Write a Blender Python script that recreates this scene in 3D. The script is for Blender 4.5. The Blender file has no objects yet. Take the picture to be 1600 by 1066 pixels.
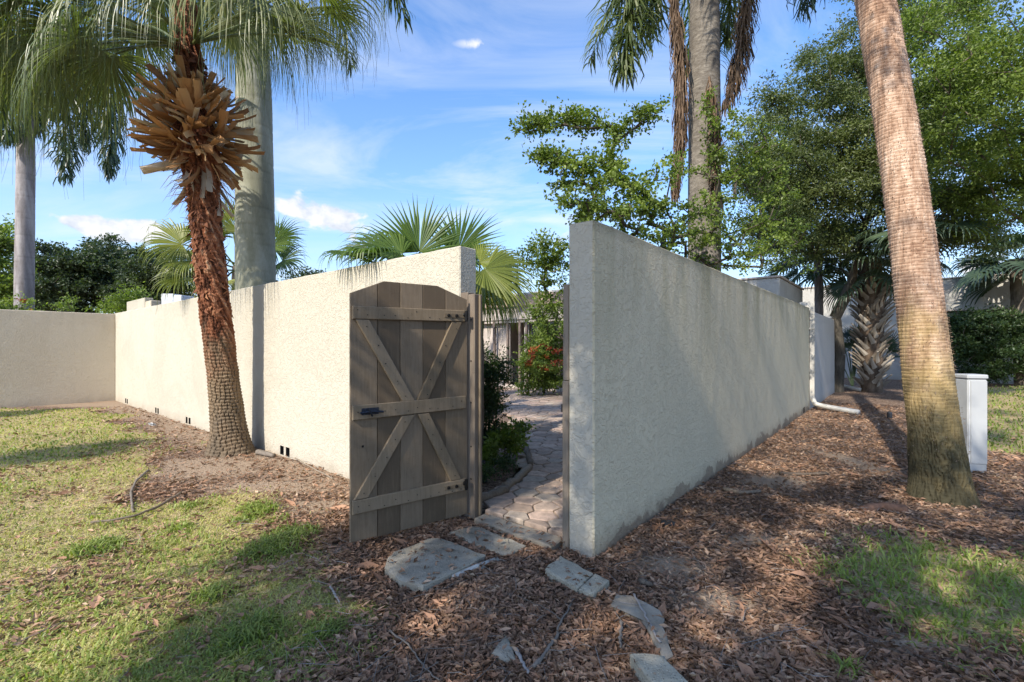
import bpy, math, random
import numpy as np
from mathutils import Vector, Matrix

rad = math.radians
S = bpy.context.scene
COL = S.collection
rng = np.random.default_rng(7)
random.seed(7)

# ------------------------------------------------------------------ camera, sky, sun, exposure
cam_d = bpy.data.cameras.new('camera')
cam_d.sensor_width = 36.0
cam_d.lens = 730 / 1600 * 36.0
cam_d.shift_y = 7 / 1600
cam_d.clip_start = 0.05
cam_d.clip_end = 2000
cam = bpy.data.objects.new('camera', cam_d)
cam.location = (0, 0, 1.5)
cam.rotation_euler = (rad(90), 0, 0)
COL.objects.link(cam)
S.camera = cam

EL = 38.0
AZ = rad(52.5)                        # light travels along +x +y
LH = np.array([math.cos(AZ), math.sin(AZ)])      # horizontal travel of light
sun_d = bpy.data.lights.new('sun', 'SUN')
sun_d.energy = 2.35
sun_d.angle = rad(0.53)
sun_d.color = (1.0, .93, .82)
sun = bpy.data.objects.new('sun', sun_d)
Ld = Vector((LH[0] * math.cos(rad(EL)), LH[1] * math.cos(rad(EL)), -math.sin(rad(EL))))
sun.rotation_euler = Ld.to_track_quat('-Z', 'Y').to_euler()
sun.location = (-10, -10, 12)
COL.objects.link(sun)

S.view_settings.view_transform = 'Standard'
S.view_settings.look = 'None'
S.view_settings.gamma = 1
S.view_settings.use_curve_mapping = False
S.view_settings.exposure = 1.56


class NT:
    """tiny helper for node trees"""
    def __init__(s, tree):
        s.t = tree
        s.n = tree.nodes
    def new(s, typ, **kw):
        nd = s.n.new(typ)
        for k, v in kw.items():
            if k == 'inp':
                for i, val in v.items():
                    s.set(nd.inputs[i], val)
            else:
                setattr(nd, k, v)
        return nd
    def set(s, sock, val):
        if isinstance(val, bpy.types.NodeSocket):
            s.t.links.new(val, sock)
        elif isinstance(val, (tuple, list)) and sock.type == 'RGBA' and len(val) == 3:
            sock.default_value = (*val, 1)
        else:
            sock.default_value = val
    def math(s, op, a, b=0.0, c=None, clamp=False):
        nd = s.new('ShaderNodeMath', operation=op, use_clamp=clamp)
        s.set(nd.inputs[0], a); s.set(nd.inputs[1], b)
        if c is not None: s.set(nd.inputs[2], c)
        return nd.outputs[0]
    def vmath(s, op, a, b=(0, 0, 0)):
        nd = s.new('ShaderNodeVectorMath', operation=op)
        s.set(nd.inputs[0], a); s.set(nd.inputs[1], b)
        return nd
    def mix(s, f, a, b, blend='MIX'):
        nd = s.new('ShaderNodeMix', data_type='RGBA', blend_type=blend)
        s.set(nd.inputs[0], f); s.set(nd.inputs[6], a); s.set(nd.inputs[7], b)
        return nd.outputs[2]
    def ramp(s, f, stops, interp='LINEAR'):
        nd = s.new('ShaderNodeValToRGB')
        nd.color_ramp.interpolation = interp
        el = nd.color_ramp.elements
        while len(el) < len(stops): el.new(.5)
        for e, (p, c) in zip(el, stops):
            e.position = p
            e.color = (c, c, c, 1) if not isinstance(c, (tuple, list)) else (*c, 1)
        s.set(nd.inputs[0], f)
        return nd.outputs[0]
    def noise(s, vec, scale, detail=4, rough=.55, dist=0.0):
        nd = s.new('ShaderNodeTexNoise')
        s.set(nd.inputs['Vector'], vec)
        nd.inputs['Scale'].default_value = scale
        nd.inputs['Detail'].default_value = detail
        nd.inputs['Roughness'].default_value = rough
        nd.inputs['Distortion'].default_value = dist
        return nd.outputs[0]
    def voro(s, vec, scale, feature='F1', out=0, rnd=1.0):
        nd = s.new('ShaderNodeTexVoronoi', feature=feature)
        s.set(nd.inputs['Vector'], vec)
        nd.inputs['Scale'].default_value = scale
        nd.inputs['Randomness'].default_value = rnd
        return nd.outputs[out]
    def scalev(s, vec, sc):
        return s.vmath('MULTIPLY', vec, sc).outputs[0]


# world: Nishita sky plus real-direction clouds
W = bpy.data.worlds.new('World')
S.world = W
W.use_nodes = True
wt = NT(W.node_tree)
W.node_tree.nodes.clear()
sky = wt.new('ShaderNodeTexSky', sky_type='NISHITA', sun_disc=False)
sky.sun_elevation = rad(EL)
sky.sun_rotation = math.atan2(-LH[0], -LH[1]) % (2 * math.pi)
sky.air_density = 1.0
sky.dust_density = .6
sky.ozone_density = 2.5
tc = wt.new('ShaderNodeTexCoord')
vec = tc.outputs['Generated']
sep = wt.new('ShaderNodeSeparateXYZ', inp={0: vec})
zc = wt.math('MAXIMUM', sep.outputs[2], 0.0)
# cirrus on a high plane
den = wt.math('ADD', zc, .12)
pl = wt.vmath('DIVIDE', vec).outputs[0].node
cb = wt.new('ShaderNodeCombineXYZ', inp={0: den, 1: den, 2: 1.0})
wt.set(pl.inputs[1], cb.outputs[0])
pv = wt.scalev(pl.outputs[0], (.8, 1.5, 0))
ci = wt.noise(pv, 1.1, 8, .62, 1.2)
cim = wt.ramp(ci, [(.43, 0), (.72, .75)])
ci2 = wt.ramp(wt.noise(pv, .5, 3, .5), [(.32, 0), (.58, 1)])
cirrus = wt.math('MULTIPLY', cim, ci2)
# cumulus puffs low over the horizon
d8 = wt.vmath('ADD', wt.scalev(vec, (1, 1, 1.35)), (0, 0, 0)).outputs[0]
cu = wt.noise(d8, 13.0, 7, .56, .2)
puff = None
def cdir(px, py):
    v = Vector(((px - 800) / 730, 1, (540 - py) / 730)); v.normalize(); return v
for (px, py, sx, sy, k) in [(135, 348, 46, 16, 1.1), (215, 362, 62, 22, 1.25), (520, 338, 60, 30, 1.3), (455, 330, 36, 18, .8),
                            (548, 372, 30, 14, .6), (880, 374, 40, 12, .9), (1290, 396, 70, 16, .6), (1545, 420, 70, 20, .8),
                            (760, 70, 52, 9, .33), (110, 322, 110, 16, .5), (620, 400, 120, 26, .35)]:
    c = cdir(px, py)
    right = Vector((c.y, -c.x, 0)).normalized()
    up = right.cross(c)
    scl = 730 / c.y * 1.0
    scl = 730 / c.y
    df = wt.vmath('SUBTRACT', vec, tuple(c)).outputs[0]
    dx = wt.vmath('DOT_PRODUCT', df, tuple(right)).outputs[1]
    dy = wt.vmath('DOT_PRODUCT', df, tuple(up)).outputs[1]
    a = wt.math('POWER', wt.math('ABSOLUTE', wt.math('MULTIPLY', dx, scl / sx / (1 / c.y) ** 0)), 2.0)
    b = wt.math('POWER', wt.math('ABSOLUTE', wt.math('MULTIPLY', dy, scl / sy)), 2.0)
    e = wt.math('MULTIPLY', wt.math('POWER', 2.718, wt.math('MULTIPLY', wt.math('ADD', a, b), -.9)), k)
    puff = e if puff is None else wt.math('MAXIMUM', puff, e)
pm = wt.math('ADD', wt.math('MULTIPLY', puff, .85), wt.math('MULTIPLY', wt.math('SUBTRACT', cu, .5), 2.6))
pmask = wt.math('MULTIPLY', wt.ramp(pm, [(.46, 0), (.66, 1)]), wt.ramp(puff, [(.12, 0), (.3, 1)]))
cshade = wt.mix(wt.ramp(wt.noise(d8, 26, 4), [(.35, 0), (.65, 1)]), (2.1, 2.35, 2.8), (3.4, 3.4, 3.45))
hs_ = wt.new('ShaderNodeHueSaturation'); wt.set(hs_.inputs['Color'], sky.outputs[0]); hs_.inputs['Saturation'].default_value = 1.15
skc = wt.mix(1.0, hs_.outputs[0], (.80, .88, .98), 'MULTIPLY')
hz = wt.ramp(zc, [(0, .60), (.34, .15), (.6, 0.0)])
skc = wt.mix(hz, skc, (2.1, 2.5, 3.3))
c1 = wt.mix(cirrus, skc, (3.0, 3.2, 3.6))
c2 = wt.mix(pmask, c1, cshade)
bg = wt.new('ShaderNodeBackground', inp={0: c2, 1: .112})
wo = wt.new('ShaderNodeOutputWorld', inp={0: bg.outputs[0]})


# ------------------------------------------------------------------ coordinates
F = 730.0
def G(px, py, z=0.0):
    """ground point seen at pixel"""
    d = (1.5 - z) * F / (py - 540)
    return ((px - 800) / F * d, d)
def D(px, py, d):
    return np.array([(px - 800) / F * d, d, 1.5 + (540 - py) / F * d])
U = np.array([-876 / 1140.3, 730 / 1140.3]); U = U / np.linalg.norm(U)   # along the left wall
Vv = np.array([U[1], -U[0]])                                             # along the right wall
C0 = np.array([.573, 3.27])                                              # near corner of the right wall
def Q(u, v):
    p = C0 + U * u + Vv * v
    return (float(p[0]), float(p[1]))
YAW = math.atan2(U[1], U[0])          # x axis of a wall frame runs along U


# ------------------------------------------------------------------ mesh helpers
OFF = {}
def rel(parent):
    return np.array(OFF.get(parent, (0, 0, 0)), float)
class MB:
    def __init__(s):
        s.V = []; s.F = []; s.n = 0; s.var = []
    def add(s, V, Fs, mi=0, var=None):
        V = np.asarray(V, float).reshape(-1, 3); Fs = np.asarray(Fs, int)
        s.V.append(V); s.F.append((Fs + s.n, mi)); s.n += len(V)
        if var is None: var = rng.random()
        s.var.append(np.broadcast_to(np.asarray(var, float), (len(V),)))
        return s
    def mesh(s, name, mats, smooth=False, off=(0, 0, 0)):
        V = np.concatenate(s.V) - np.asarray(off, float)
        loops = np.concatenate([f.ravel() for f, _ in s.F])
        tot = np.concatenate([np.full(len(f), f.shape[1]) for f, _ in s.F])
        mi = np.concatenate([np.full(len(f), m) for f, m in s.F])
        me = bpy.data.meshes.new(name)
        me.vertices.add(len(V)); me.vertices.foreach_set('co', V.astype(np.float32).ravel())
        me.loops.add(len(loops)); me.loops.foreach_set('vertex_index', loops.astype(np.int32))
        me.polygons.add(len(tot))
        st = np.concatenate([[0], np.cumsum(tot)[:-1]])
        me.polygons.foreach_set('loop_start', st.astype(np.int32))
        me.polygons.foreach_set('loop_total', tot.astype(np.int32))
        if not isinstance(mats, (list, tuple)): mats = [mats]
        for m in mats: me.materials.append(m)
        me.polygons.foreach_set('material_index', mi.astype(np.int32))
        me.polygons.foreach_set('use_smooth', np.full(len(tot), bool(smooth)))
        at = me.attributes.new('var', 'FLOAT', 'POINT')
        at.data.foreach_set('value', np.concatenate(s.var).astype(np.float32))
        me.update(calc_edges=True)
        me.validate()
        return me
    def build(s, name, mats, parent=None, smooth=False, local=False, **tags):
        off = (0, 0, 0) if local else rel(parent)
        me = s.mesh(name, mats, smooth, off)
        return link(name, me, parent, **tags)
def link(name, me, parent=None, loc=None, rot=None, scale=None, label=None, cat=None, group=None, kind=None):
    o = bpy.data.objects.new(name, me)
    COL.objects.link(o)
    if parent is not None:
        o.parent = parent
        OFF[o] = OFF.get(parent, (0, 0, 0))
    if loc is not None: o.location = loc
    if rot is not None: o.rotation_euler = rot
    if scale is not None: o.scale = scale
    for k, v in (('label', label), ('category', cat), ('group', group), ('kind', kind)):
        if v: o[k] = v
    return o
def thing(name, label, cat, loc=(0, 0, 0), rotz=0, group=None, rot=None):
    o = link(name, None, None, loc=loc, rot=rot if rot else (0, 0, rotz), label=label, cat=cat, group=group)
    OFF[o] = tuple(loc) if (rotz == 0 and not rot) else (0, 0, 0)
    o.empty_display_size = .2
    return o

BOXF = np.array([[0, 3, 2, 1], [4, 5, 6, 7], [0, 1, 5, 4], [1, 2, 6, 5], [2, 3, 7, 6], [3, 0, 4, 7]])
def box(mb, x0, x1, y0, y1, z0, z1, mi=0, var=None):
    V = [(x0, y0, z0), (x1, y0, z0), (x1, y1, z0), (x0, y1, z0), (x0, y0, z1), (x1, y0, z1), (x1, y1, z1), (x0, y1, z1)]
    return mb.add(V, BOXF, mi, var)
def bevbox(mb, x0, x1, y0, y1, z0, z1, b=.004, mi=0, var=None):
    """box with chamfered edges all round: 24 vertices"""
    c = np.array([(x0 + x1) / 2, (y0 + y1) / 2, (z0 + z1) / 2]); h = np.array([x1 - x0, y1 - y0, z1 - z0]) / 2
    b = min(b, h.min() * .45)
    V = []; idx = {}
    for sx in (-1, 1):
        for sy in (-1, 1):
            for sz in (-1, 1):
                for a in range(3):
                    p = np.array([sx, sy, sz]) * (h - b)
                    p[a] = (sx, sy, sz)[a] * h[a]
                    idx[(sx, sy, sz, a)] = len(V); V.append(c + p)
    Fq = []
    for a in range(3):
        o1, o2 = [(1, 2), (2, 0), (0, 1)][a]
        for s in (-1, 1):
            q = []
            for (i, j) in ((-1, -1), (1, -1), (1, 1), (-1, 1)):
                k = [0, 0, 0]; k[a] = s; k[o1] = i; k[o2] = j
                q.append(idx[(*k, a)])
            Fq.append(q if s > 0 else q[::-1])
    for a in range(3):
        o1, o2 = [(1, 2), (2, 0), (0, 1)][a]
        for i in (-1, 1):
            for j in (-1, 1):
                k0 = [0, 0, 0]; k0[a] = -1; k0[o1] = i; k0[o2] = j
                k1 = list(k0); k1[a] = 1
                q = [idx[(*k0, o1)], idx[(*k1, o1)], idx[(*k1, o2)], idx[(*k0, o2)]]
                Fq.append(q if i * j > 0 else q[::-1])
    mb.add(V, Fq, mi, v0 := (rng.random() if var is None else var))
    T = []
    for sx in (-1, 1):
        for sy in (-1, 1):
            for sz in (-1, 1):
                t = [idx[(sx, sy, sz, a)] for a in range(3)]
                T.append(t if sx * sy * sz > 0 else t[::-1])
    mb.F.append((np.array(T) + mb.n - 24, mi))
    return mb

def tube(mb, pts, r, n=6, mi=0, var=None, cap=True):
    pts = np.asarray(pts, float); m = len(pts)
    r = np.broadcast_to(np.asarray(r, float), (m,))
    t = np.gradient(pts, axis=0); t /= np.linalg.norm(t, axis=1)[:, None] + 1e-9
    ref = np.array([0, 0, 1.]) if abs(t[:, 2]).mean() < .8 else np.array([1., 0, 0])
    a = np.cross(t, ref); a /= np.linalg.norm(a, axis=1)[:, None] + 1e-9
    b = np.cross(t, a)
    th = np.arange(n) / n * 2 * np.pi
    V = pts[:, None] + r[:, None, None] * (np.cos(th)[None, :, None] * a[:, None] + np.sin(th)[None, :, None] * b[:, None])
    i = np.arange(m - 1)[:, None] * n; j = np.arange(n)[None]; k = (j + 1) % n
    Fq = np.stack([i + j, i + k, i + n + k, i + n + j], -1).reshape(-1, 4)
    v = rng.random() if var is None else var
    mb.add(V.reshape(-1, 3), Fq, mi, v)
    if cap:
        mb.F.append((np.array([[mb.n - n + q for q in range(n)]]), mi))
        mb.F.append((np.array([[mb.n - m * n + q for q in range(n)][::-1]]), mi))
    return mb
def edges_tubes(mb, P, Q2, r1, r2, n=5, mi=0, var=.5):
    """many tapered prisms at once"""
    P = np.asarray(P); Q2 = np.asarray(Q2)
    t = Q2 - P; t /= np.linalg.norm(t, axis=1)[:, None] + 1e-9
    ref = np.where(np.abs(t[:, 2:3]) < .9, np.array([[0, 0, 1.]]), np.array([[1., 0, 0]]))
    a = np.cross(t, ref); a /= np.linalg.norm(a, axis=1)[:, None] + 1e-9
    b = np.cross(t, a)
    th = np.arange(n) / n * 2 * np.pi
    ring = np.cos(th)[None, :, None] * a[:, None] + np.sin(th)[None, :, None] * b[:, None]
    V = np.concatenate([P[:, None] + ring * np.asarray(r1)[:, None, None], Q2[:, None] + ring * np.asarray(r2)[:, None, None]], 1)
    j = np.arange(n); k = (j + 1) % n
    f = np.stack([j, k, n + k, n + j], -1)
    Fq = (np.arange(len(P))[:, None, None] * 2 * n + f[None]).reshape(-1, 4)
    mb.add(V.reshape(-1, 3), Fq, mi, var)

def nrm(a):
    a = np.asarray(a, float)
    return a / (np.linalg.norm(a, axis=-1, keepdims=True) + 1e-9)

_lat = np.random.default_rng(3).random((256, 256))
def vnoise(x, y):
    xi = np.floor(x).astype(int); yi = np.floor(y).astype(int)
    fx = x - xi; fy = y - yi
    fx = fx * fx * (3 - 2 * fx); fy = fy * fy * (3 - 2 * fy)
    g = lambda i, j: _lat[i % 256, j % 256]
    return (g(xi, yi) * (1 - fx) + g(xi + 1, yi) * fx) * (1 - fy) + (g(xi, yi + 1) * (1 - fx) + g(xi + 1, yi + 1) * fx) * fy
def fbm(x, y, o=4):
    s = 0; a = .5; t = 0
    for i in range(o):
        s = s + a * vnoise(x * 2 ** i + 17.3 * i, y * 2 ** i + 5.1 * i); t += a; a *= .5
    return s / t

def sdpoly(x, y, poly):
    """positive inside"""
    P = np.asarray(poly); n = len(P)
    d = np.full(x.shape, 1e9); ins = np.zeros(x.shape, bool)
    for i in range(n):
        a = P[i]; b = P[(i + 1) % n]; e = b - a
        wx = x - a[0]; wy = y - a[1]
        t = np.clip((wx * e[0] + wy * e[1]) / (e @ e + 1e-12), 0, 1)
        d = np.minimum(d, np.hypot(wx - t * e[0], wy - t * e[1]))
        c = (a[1] > y) != (b[1] > y)
        xi = a[0] + (y - a[1]) / (b[1] - a[1] + 1e-12) * e[0]
        ins ^= c & (x < xi)
    return np.where(ins, d, -d)
def sstep(a, b, x):
    t = np.clip((x - a) / (b - a), 0, 1); return t * t * (3 - 2 * t)


# ------------------------------------------------------------------ materials
def newmat(name):
    m = bpy.data.materials.new(name); m.use_nodes = True
    m.node_tree.nodes.clear()
    return m, NT(m.node_tree)
def finish(m, t, color, rough=.7, bump=None, bs=.5, bd=.01, trans=None, spec=.5, metal=0.0):
    p = t.new('ShaderNodeBsdfPrincipled', inp={'Base Color': color, 'Roughness': rough, 'Metallic': metal, 'Specular IOR Level': spec})
    if bump is not None:
        b = t.new('ShaderNodeBump', inp={'Height': bump, 'Strength': bs, 'Distance': bd})
        t.set(p.inputs['Normal'], b.outputs[0])
    out = p.outputs[0]
    if trans:
        tr = t.new('ShaderNodeBsdfTranslucent', inp={0: trans[0]})
        mx = t.new('ShaderNodeMixShader', inp={0: trans[1], 1: out, 2: tr.outputs[0]})
        out = mx.outputs[0]
    t.new('ShaderNodeOutputMaterial', inp={0: out})
    return m
def objc(t): return t.new('ShaderNodeTexCoord').outputs['Object']
def wpos(t): return t.new('ShaderNodeNewGeometry').outputs['Position']
def attr(t, n='var'): return t.new('ShaderNodeAttribute', attribute_name=n).outputs['Fac']

def leafmat(name, dark, mid, light, rough=.45, tr=.30, spec=.4):
    m, t = newmat(name)
    a = attr(t)
    n = t.noise(wpos(t), 1.3, 3)
    f = t.math('ADD', t.math('MULTIPLY', a, .75), t.math('MULTIPLY', t.math('SUBTRACT', n, .5), .9), clamp=True)
    c = t.ramp(f, [(0.0, dark), (.5, mid), (1.0, light)])
    tc_ = t.mix(1.0, c, (1.5, 1.7, .55), 'MULTIPLY')
    return finish(m, t, c, rough, trans=(tc_, tr), spec=spec)

M_leaf_dense = leafmat('leaf_dense_olive', (.045, .065, .022), (.115, .145, .045), (.25, .28, .10))
M_leaf_bright = leafmat('leaf_bright_green', (.065, .095, .018), (.17, .23, .045), (.34, .40, .09), tr=.38)
M_leaf_far = leafmat('leaf_far_oak', (.025, .042, .020), (.060, .085, .038), (.12, .15, .065))
M_leaf_dark = leafmat('leaf_shrub_dark', (.018, .036, .012), (.045, .080, .024), (.12, .17, .045))
M_palm = leafmat('palm_leaf_green', (.040, .062, .020), (.115, .145, .048), (.30, .30, .14), rough=.38, tr=.30)
M_palm_yel = leafmat('palm_leaf_yellow_green', (.060, .085, .016), (.17, .20, .035), (.34, .34, .08), rough=.4, tr=.35)
M_palm_fresh = leafmat('palm_leaf_fresh_green', (.030, .060, .014), (.085, .14, .025), (.18, .24, .05), rough=.38, tr=.35)
M_palm_blue = leafmat('palm_leaf_blue_green', (.028, .050, .030), (.060, .095, .055), (.12, .16, .09), rough=.4, tr=.2)
M_dead = leafmat('palm_leaf_dead_brown', (.060, .038, .022), (.16, .10, .060), (.30, .205, .13), rough=.75, tr=.12)
M_flower = leafmat('flower_orange_red', (.30, .05, .025), (.46, .11, .04), (.55, .20, .07), tr=.3)
M_straw = leafmat('thread_straw', (.18, .16, .09), (.30, .27, .16), (.42, .38, .24), tr=.2)

def barkmat(name, c1, c2, c3, scale=6, stretch=(1, 1, .35), bs=.6, bd=.02, rough=.9):
    m, t = newmat(name)
    p = objc(t)
    v = t.scalev(p, stretch)
    n = t.noise(v, scale * 2, 7, .65, .6)
    n2 = t.noise(p, scale * .35, 3)
    f = t.math('ADD', t.math('MULTIPLY', n, .7), t.math('MULTIPLY', n2, .35))
    c = t.ramp(f, [(.32, c1), (.52, c2), (.72, c3)])
    return finish(m, t, c, rough, bump=n, bs=bs, bd=bd, spec=.2)
M_bark = barkmat('bark_grey_brown', (.05, .04, .03), (.13, .105, .08), (.24, .20, .16))
M_bark_dk = barkmat('bark_dark', (.035, .03, .024), (.08, .068, .052), (.15, .13, .10))

def stucco(name, base, aged=False, shady=False):
    m, t = newmat(name)
    p = wpos(t)
    big = t.noise(p, .9, 4)
    w = t.noise(p, 9, 3, .5)
    wv = t.vmath('ADD', p, t.scalev(t.new('ShaderNodeTexNoise', inp={'Vector': p, 'Scale': 11.0, 'Detail': 2.0}).outputs[1], (.12, .12, .12))).outputs[0]
    k1 = t.noise(wv, 19, 2, .5, 1.6)
    plat = t.ramp(k1, [(.44, 0), (.50, .9), (.56, 1)])
    ridge = t.voro(wv, 13, 'DISTANCE_TO_EDGE')
    rr = t.ramp(ridge, [(0.0, 1), (.05, .3), (.12, 0)])
    fine = t.noise(p, 120, 4, .7)
    h = t.math('ADD', t.math('ADD', t.math('MULTIPLY', plat, .8), t.math('MULTIPLY', rr, .25)), t.math('MULTIPLY', fine, .22))
    col = t.mix(t.ramp(big, [(.35, 0), (.7, 1)]), base, tuple(c * .93 for c in base))
    col = t.mix(t.math('MULTIPLY', t.ramp(fine, [(.3, 1), (.5, 0)]), .12), col, tuple(c * .6 for c in base))
    sp = t.new('ShaderNodeSeparateXYZ', inp={0: p}); z = sp.outputs[2]
    n1 = t.noise(t.scalev(p, (1, 1, .5)), 3.5, 6, .65)
    # splash-back of soil along the foot
    foot = t.math('SUBTRACT', t.math('ADD', z, t.math('MULTIPLY', t.math('SUBTRACT', n1, .5), -.35)), 0.0)
    fm = t.ramp(foot, [(.0, .75), (.08, .35), (.20, 0)])
    col = t.mix(t.math('MULTIPLY', fm, 1.0 if aged else .45), col, (.25, .185, .125))
    if aged:
        al = t.noise(t.scalev(p, (1, 1, .16)), 2.6, 6, .6)
        topm = t.ramp(z, [(.9 / 3, 0), (2.35 / 3, .55), (2.4 / 3, .95)])
        sepn = t.new('ShaderNodeMapRange', inp={0: z, 1: .6, 2: 2.42, 3: 0.0, 4: 1.0})
        algae = t.math('MULTIPLY', t.ramp(al, [(.42, 0), (.66, 1)]), t.math('POWER', sepn.outputs[0], 1.6))
        col = t.mix(t.math('MULTIPLY', algae, .60), col, (.24, .215, .095))
        edge = t.new('ShaderNodeMapRange', inp={0: t.math('ADD', z, t.math('MULTIPLY', n1, .10)), 1: 2.33, 2: 2.47, 3: 0.0, 4: 1.0})
        col = t.mix(t.math('MULTIPLY', edge.outputs[0], .75), col, (.19, .17, .11))
        # bare brown render low down where the paint came off
        chip = t.noise(p, 2.4, 5, .6, .4)
        pr = t.math('SUBTRACT', chip, t.math('MULTIPLY', z, 1.5))
        cm = t.ramp(pr, [(.34, 0), (.37, 1)])
        col = t.mix(t.math('MULTIPLY', cm, .62), col, (.20, .145, .10))
    else:
        edge = t.new('ShaderNodeMapRange', inp={0: t.math('ADD', z, t.math('MULTIPLY', n1, .10)), 1: 2.42, 2: 2.50, 3: 0.0, 4: 1.0})
        col = t.mix(t.math('MULTIPLY', edge.outputs[0], .3), col, (.3, .28, .22))
        dr_ = t.noise(t.scalev(p, (1, 1, .10)), 3.1, 6, .65)
        col = t.mix(t.math('MULTIPLY', t.math('MULTIPLY', t.ramp(dr_, [(.50, 0), (.72, 1)]), t.new('ShaderNodeMapRange', inp={0: z, 1: 1.2, 2: 2.4, 3: .05, 4: .6}).outputs[0]), .40), col, (.33, .30, .22))
        pt_ = t.ramp(t.noise(p, .55, 2, .4, .8), [(.50, 0), (.53, 1)])
        col = t.mix(t.math('MULTIPLY', pt_, .10), col, (.70, .66, .56))
    return finish(m, t, col, .92, bump=h, bs=.8, bd=.006 if not aged else .009, spec=.25)
M_stucco = stucco('stucco_cream', (.505, .46, .37))
M_stucco_aged = stucco('stucco_aged', (.66, .575, .40), aged=True)
M_stucco_tan = stucco('stucco_tan', (.62, .53, .40))
M_stucco_house = stucco('stucco_house_white', (.50, .485, .455))

def woodmat(name, c1, c2, c3, knots=True, rough=.75):
    m, t = newmat(name)
    p = objc(t); a = attr(t)
    ofs = t.new('ShaderNodeCombineXYZ', inp={0: t.math('MULTIPLY', a, 13.0), 1: 0.0, 2: t.math('MULTIPLY', a, 7.0)}).outputs[0]
    pp = t.vmath('ADD', p, ofs).outputs[0]
    g = t.noise(t.scalev(pp, (26, 26, 2.2)), 2.2, 6, .65, .5)
    w = t.noise(pp, 5, 5, .7)
    f = t.math('ADD', t.math('MULTIPLY', g, .5), t.math('ADD', t.math('MULTIPLY', w, .3), t.math('ADD', t.math('MULTIPLY', a, .34), -.06)))
    c = t.ramp(f, [(.35, c1), (.52, c2), (.68, c3)])
    pe = t.ramp(t.noise(pp, 21, 5, .7), [(.60, 0), (.68, 1)])
    c = t.mix(t.math('MULTIPLY', pe, .35), c, tuple(x * .55 for x in c1))
    return finish(m, t, c, rough, bump=g, bs=.35, bd=.003, spec=.3)
M_gate = woodmat('painted_wood_taupe', (.115, .083, .052), (.165, .122, .078), (.215, .162, .108))
M_gate_rail = woodmat('painted_wood_taupe_rail', (.145, .108, .068), (.195, .146, .092), (.25, .19, .125))
M_post = woodmat('painted_wood_post', (.15, .115, .085), (.20, .16, .12), (.25, .20, .15))
M_oldwood = woodmat('weathered_wood', (.10, .075, .055), (.19, .15, .11), (.30, .25, .19))

def simple(name, col, rough=.6, metal=0.0, nz=.15, scale=8, bs=0.0, bd=.002, col2=None):
    m, t = newmat(name)
    p = objc(t)
    n = t.noise(p, scale, 5, .6)
    c = t.mix(t.ramp(n, [(.35, 0), (.65, 1)]), col, col2 or tuple(x * (1 - nz * 2) for x in col))
    return finish(m, t, c, rough, bump=n if bs else None, bs=bs, bd=bd, metal=metal)
M_iron = simple('black_iron', (.018, .017, .016), .5, .6, .2, 60, .4)
M_latch = simple('latch_dark_blue_black', (.035, .042, .060), .45, .5, .25, 80, .4)
M_pipe = simple('white_painted_metal', (.55, .52, .46), .45, 0, .14, 5, .1)
M_pvc = simple('dirty_white_plastic', (.60, .57, .50), .5, 0, .2, 9, .1)
M_box = simple('pedestal_grey_plastic', (.44, .45, .45), .5, 0, .06, 2.5)
M_hole = simple('vent_dark', (.02, .018, .015), .9)
M_bin = simple('bin_blue_grey', (.10, .14, .20), .5)
M_glass = simple('dark_glass', (.03, .035, .045), .08)
M_screen = simple('brown_frame', (.19, .14, .11), .6)
M_trimbrown = simple('fascia_brown', (.36, .26, .195), .7, 0, .15, 4)
M_houselt = simple('garden_wall_panel', (.48, .41, .35), .8, 0, .12, 3)
M_yellow = simple('stake_yellow', (.50, .42, .22), .6)
M_paper = simple('crumpled_white', (.7, .7, .7), .7)
M_black = simple('black_plastic', (.02, .022, .028), .5)
M_cloth = simple('pale_plate', (.65, .66, .68), .6)

def concrete(name, c1, c2, ag=True):
    m, t = newmat(name)
    p = wpos(t)
    n = t.noise(p, 7, 6, .65)
    v = t.new('ShaderNodeTexVoronoi', feature='F1'); t.set(v.inputs['Vector'], p); v.inputs['Scale'].default_value = 85
    pe = t.ramp(v.outputs[0], [(.15, 1), (.42, 0)])
    sep_ = t.new('ShaderNodeSeparateColor', inp={0: v.outputs[1]})
    pc = t.ramp(sep_.outputs[0], [(0, tuple(x * .45 for x in c1)), (.5, c2), (1, tuple(min(1, x * 1.35) for x in c2))])
    c = t.mix(t.ramp(n, [(.32, 0), (.68, 1)]), c1, c2)
    c = t.mix(t.math('MULTIPLY', pe, .75 if ag else .25), c, pc)
    h = t.math('ADD', t.math('MULTIPLY', pe, .7 if ag else .2), t.math('MULTIPLY', n, .5))
    return finish(m, t, c, .9, bump=h, bs=.7, bd=.006, spec=.25)
M_slab = concrete('exposed_aggregate', (.20, .175, .13), (.36, .32, .25))
M_conc = concrete('worn_concrete', (.22, .185, .14), (.38, .325, .25), False)
M_block = concrete('shell_concrete', (.26, .23, .17), (.46, .41, .31))
def pavermat():
    m, t = newmat('paver_mix')
    a = attr(t); p = wpos(t)
    c = t.ramp(a, [(0, (.32, .235, .175)), (.35, (.42, .31, .24)), (.6, (.41, .34, .27)), (.8, (.50, .35, .27)), (1, (.56, .43, .34))])
    n = t.noise(p, 16, 6, .7)
    c = t.mix(t.ramp(n, [(.3, .6), (.6, 0)]), c, (.13, .11, .09))
    return finish(m, t, c, .85, bump=t.noise(p, 60, 5, .7), bs=.6, bd=.006, spec=.3)
M_paver = pavermat()

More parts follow.
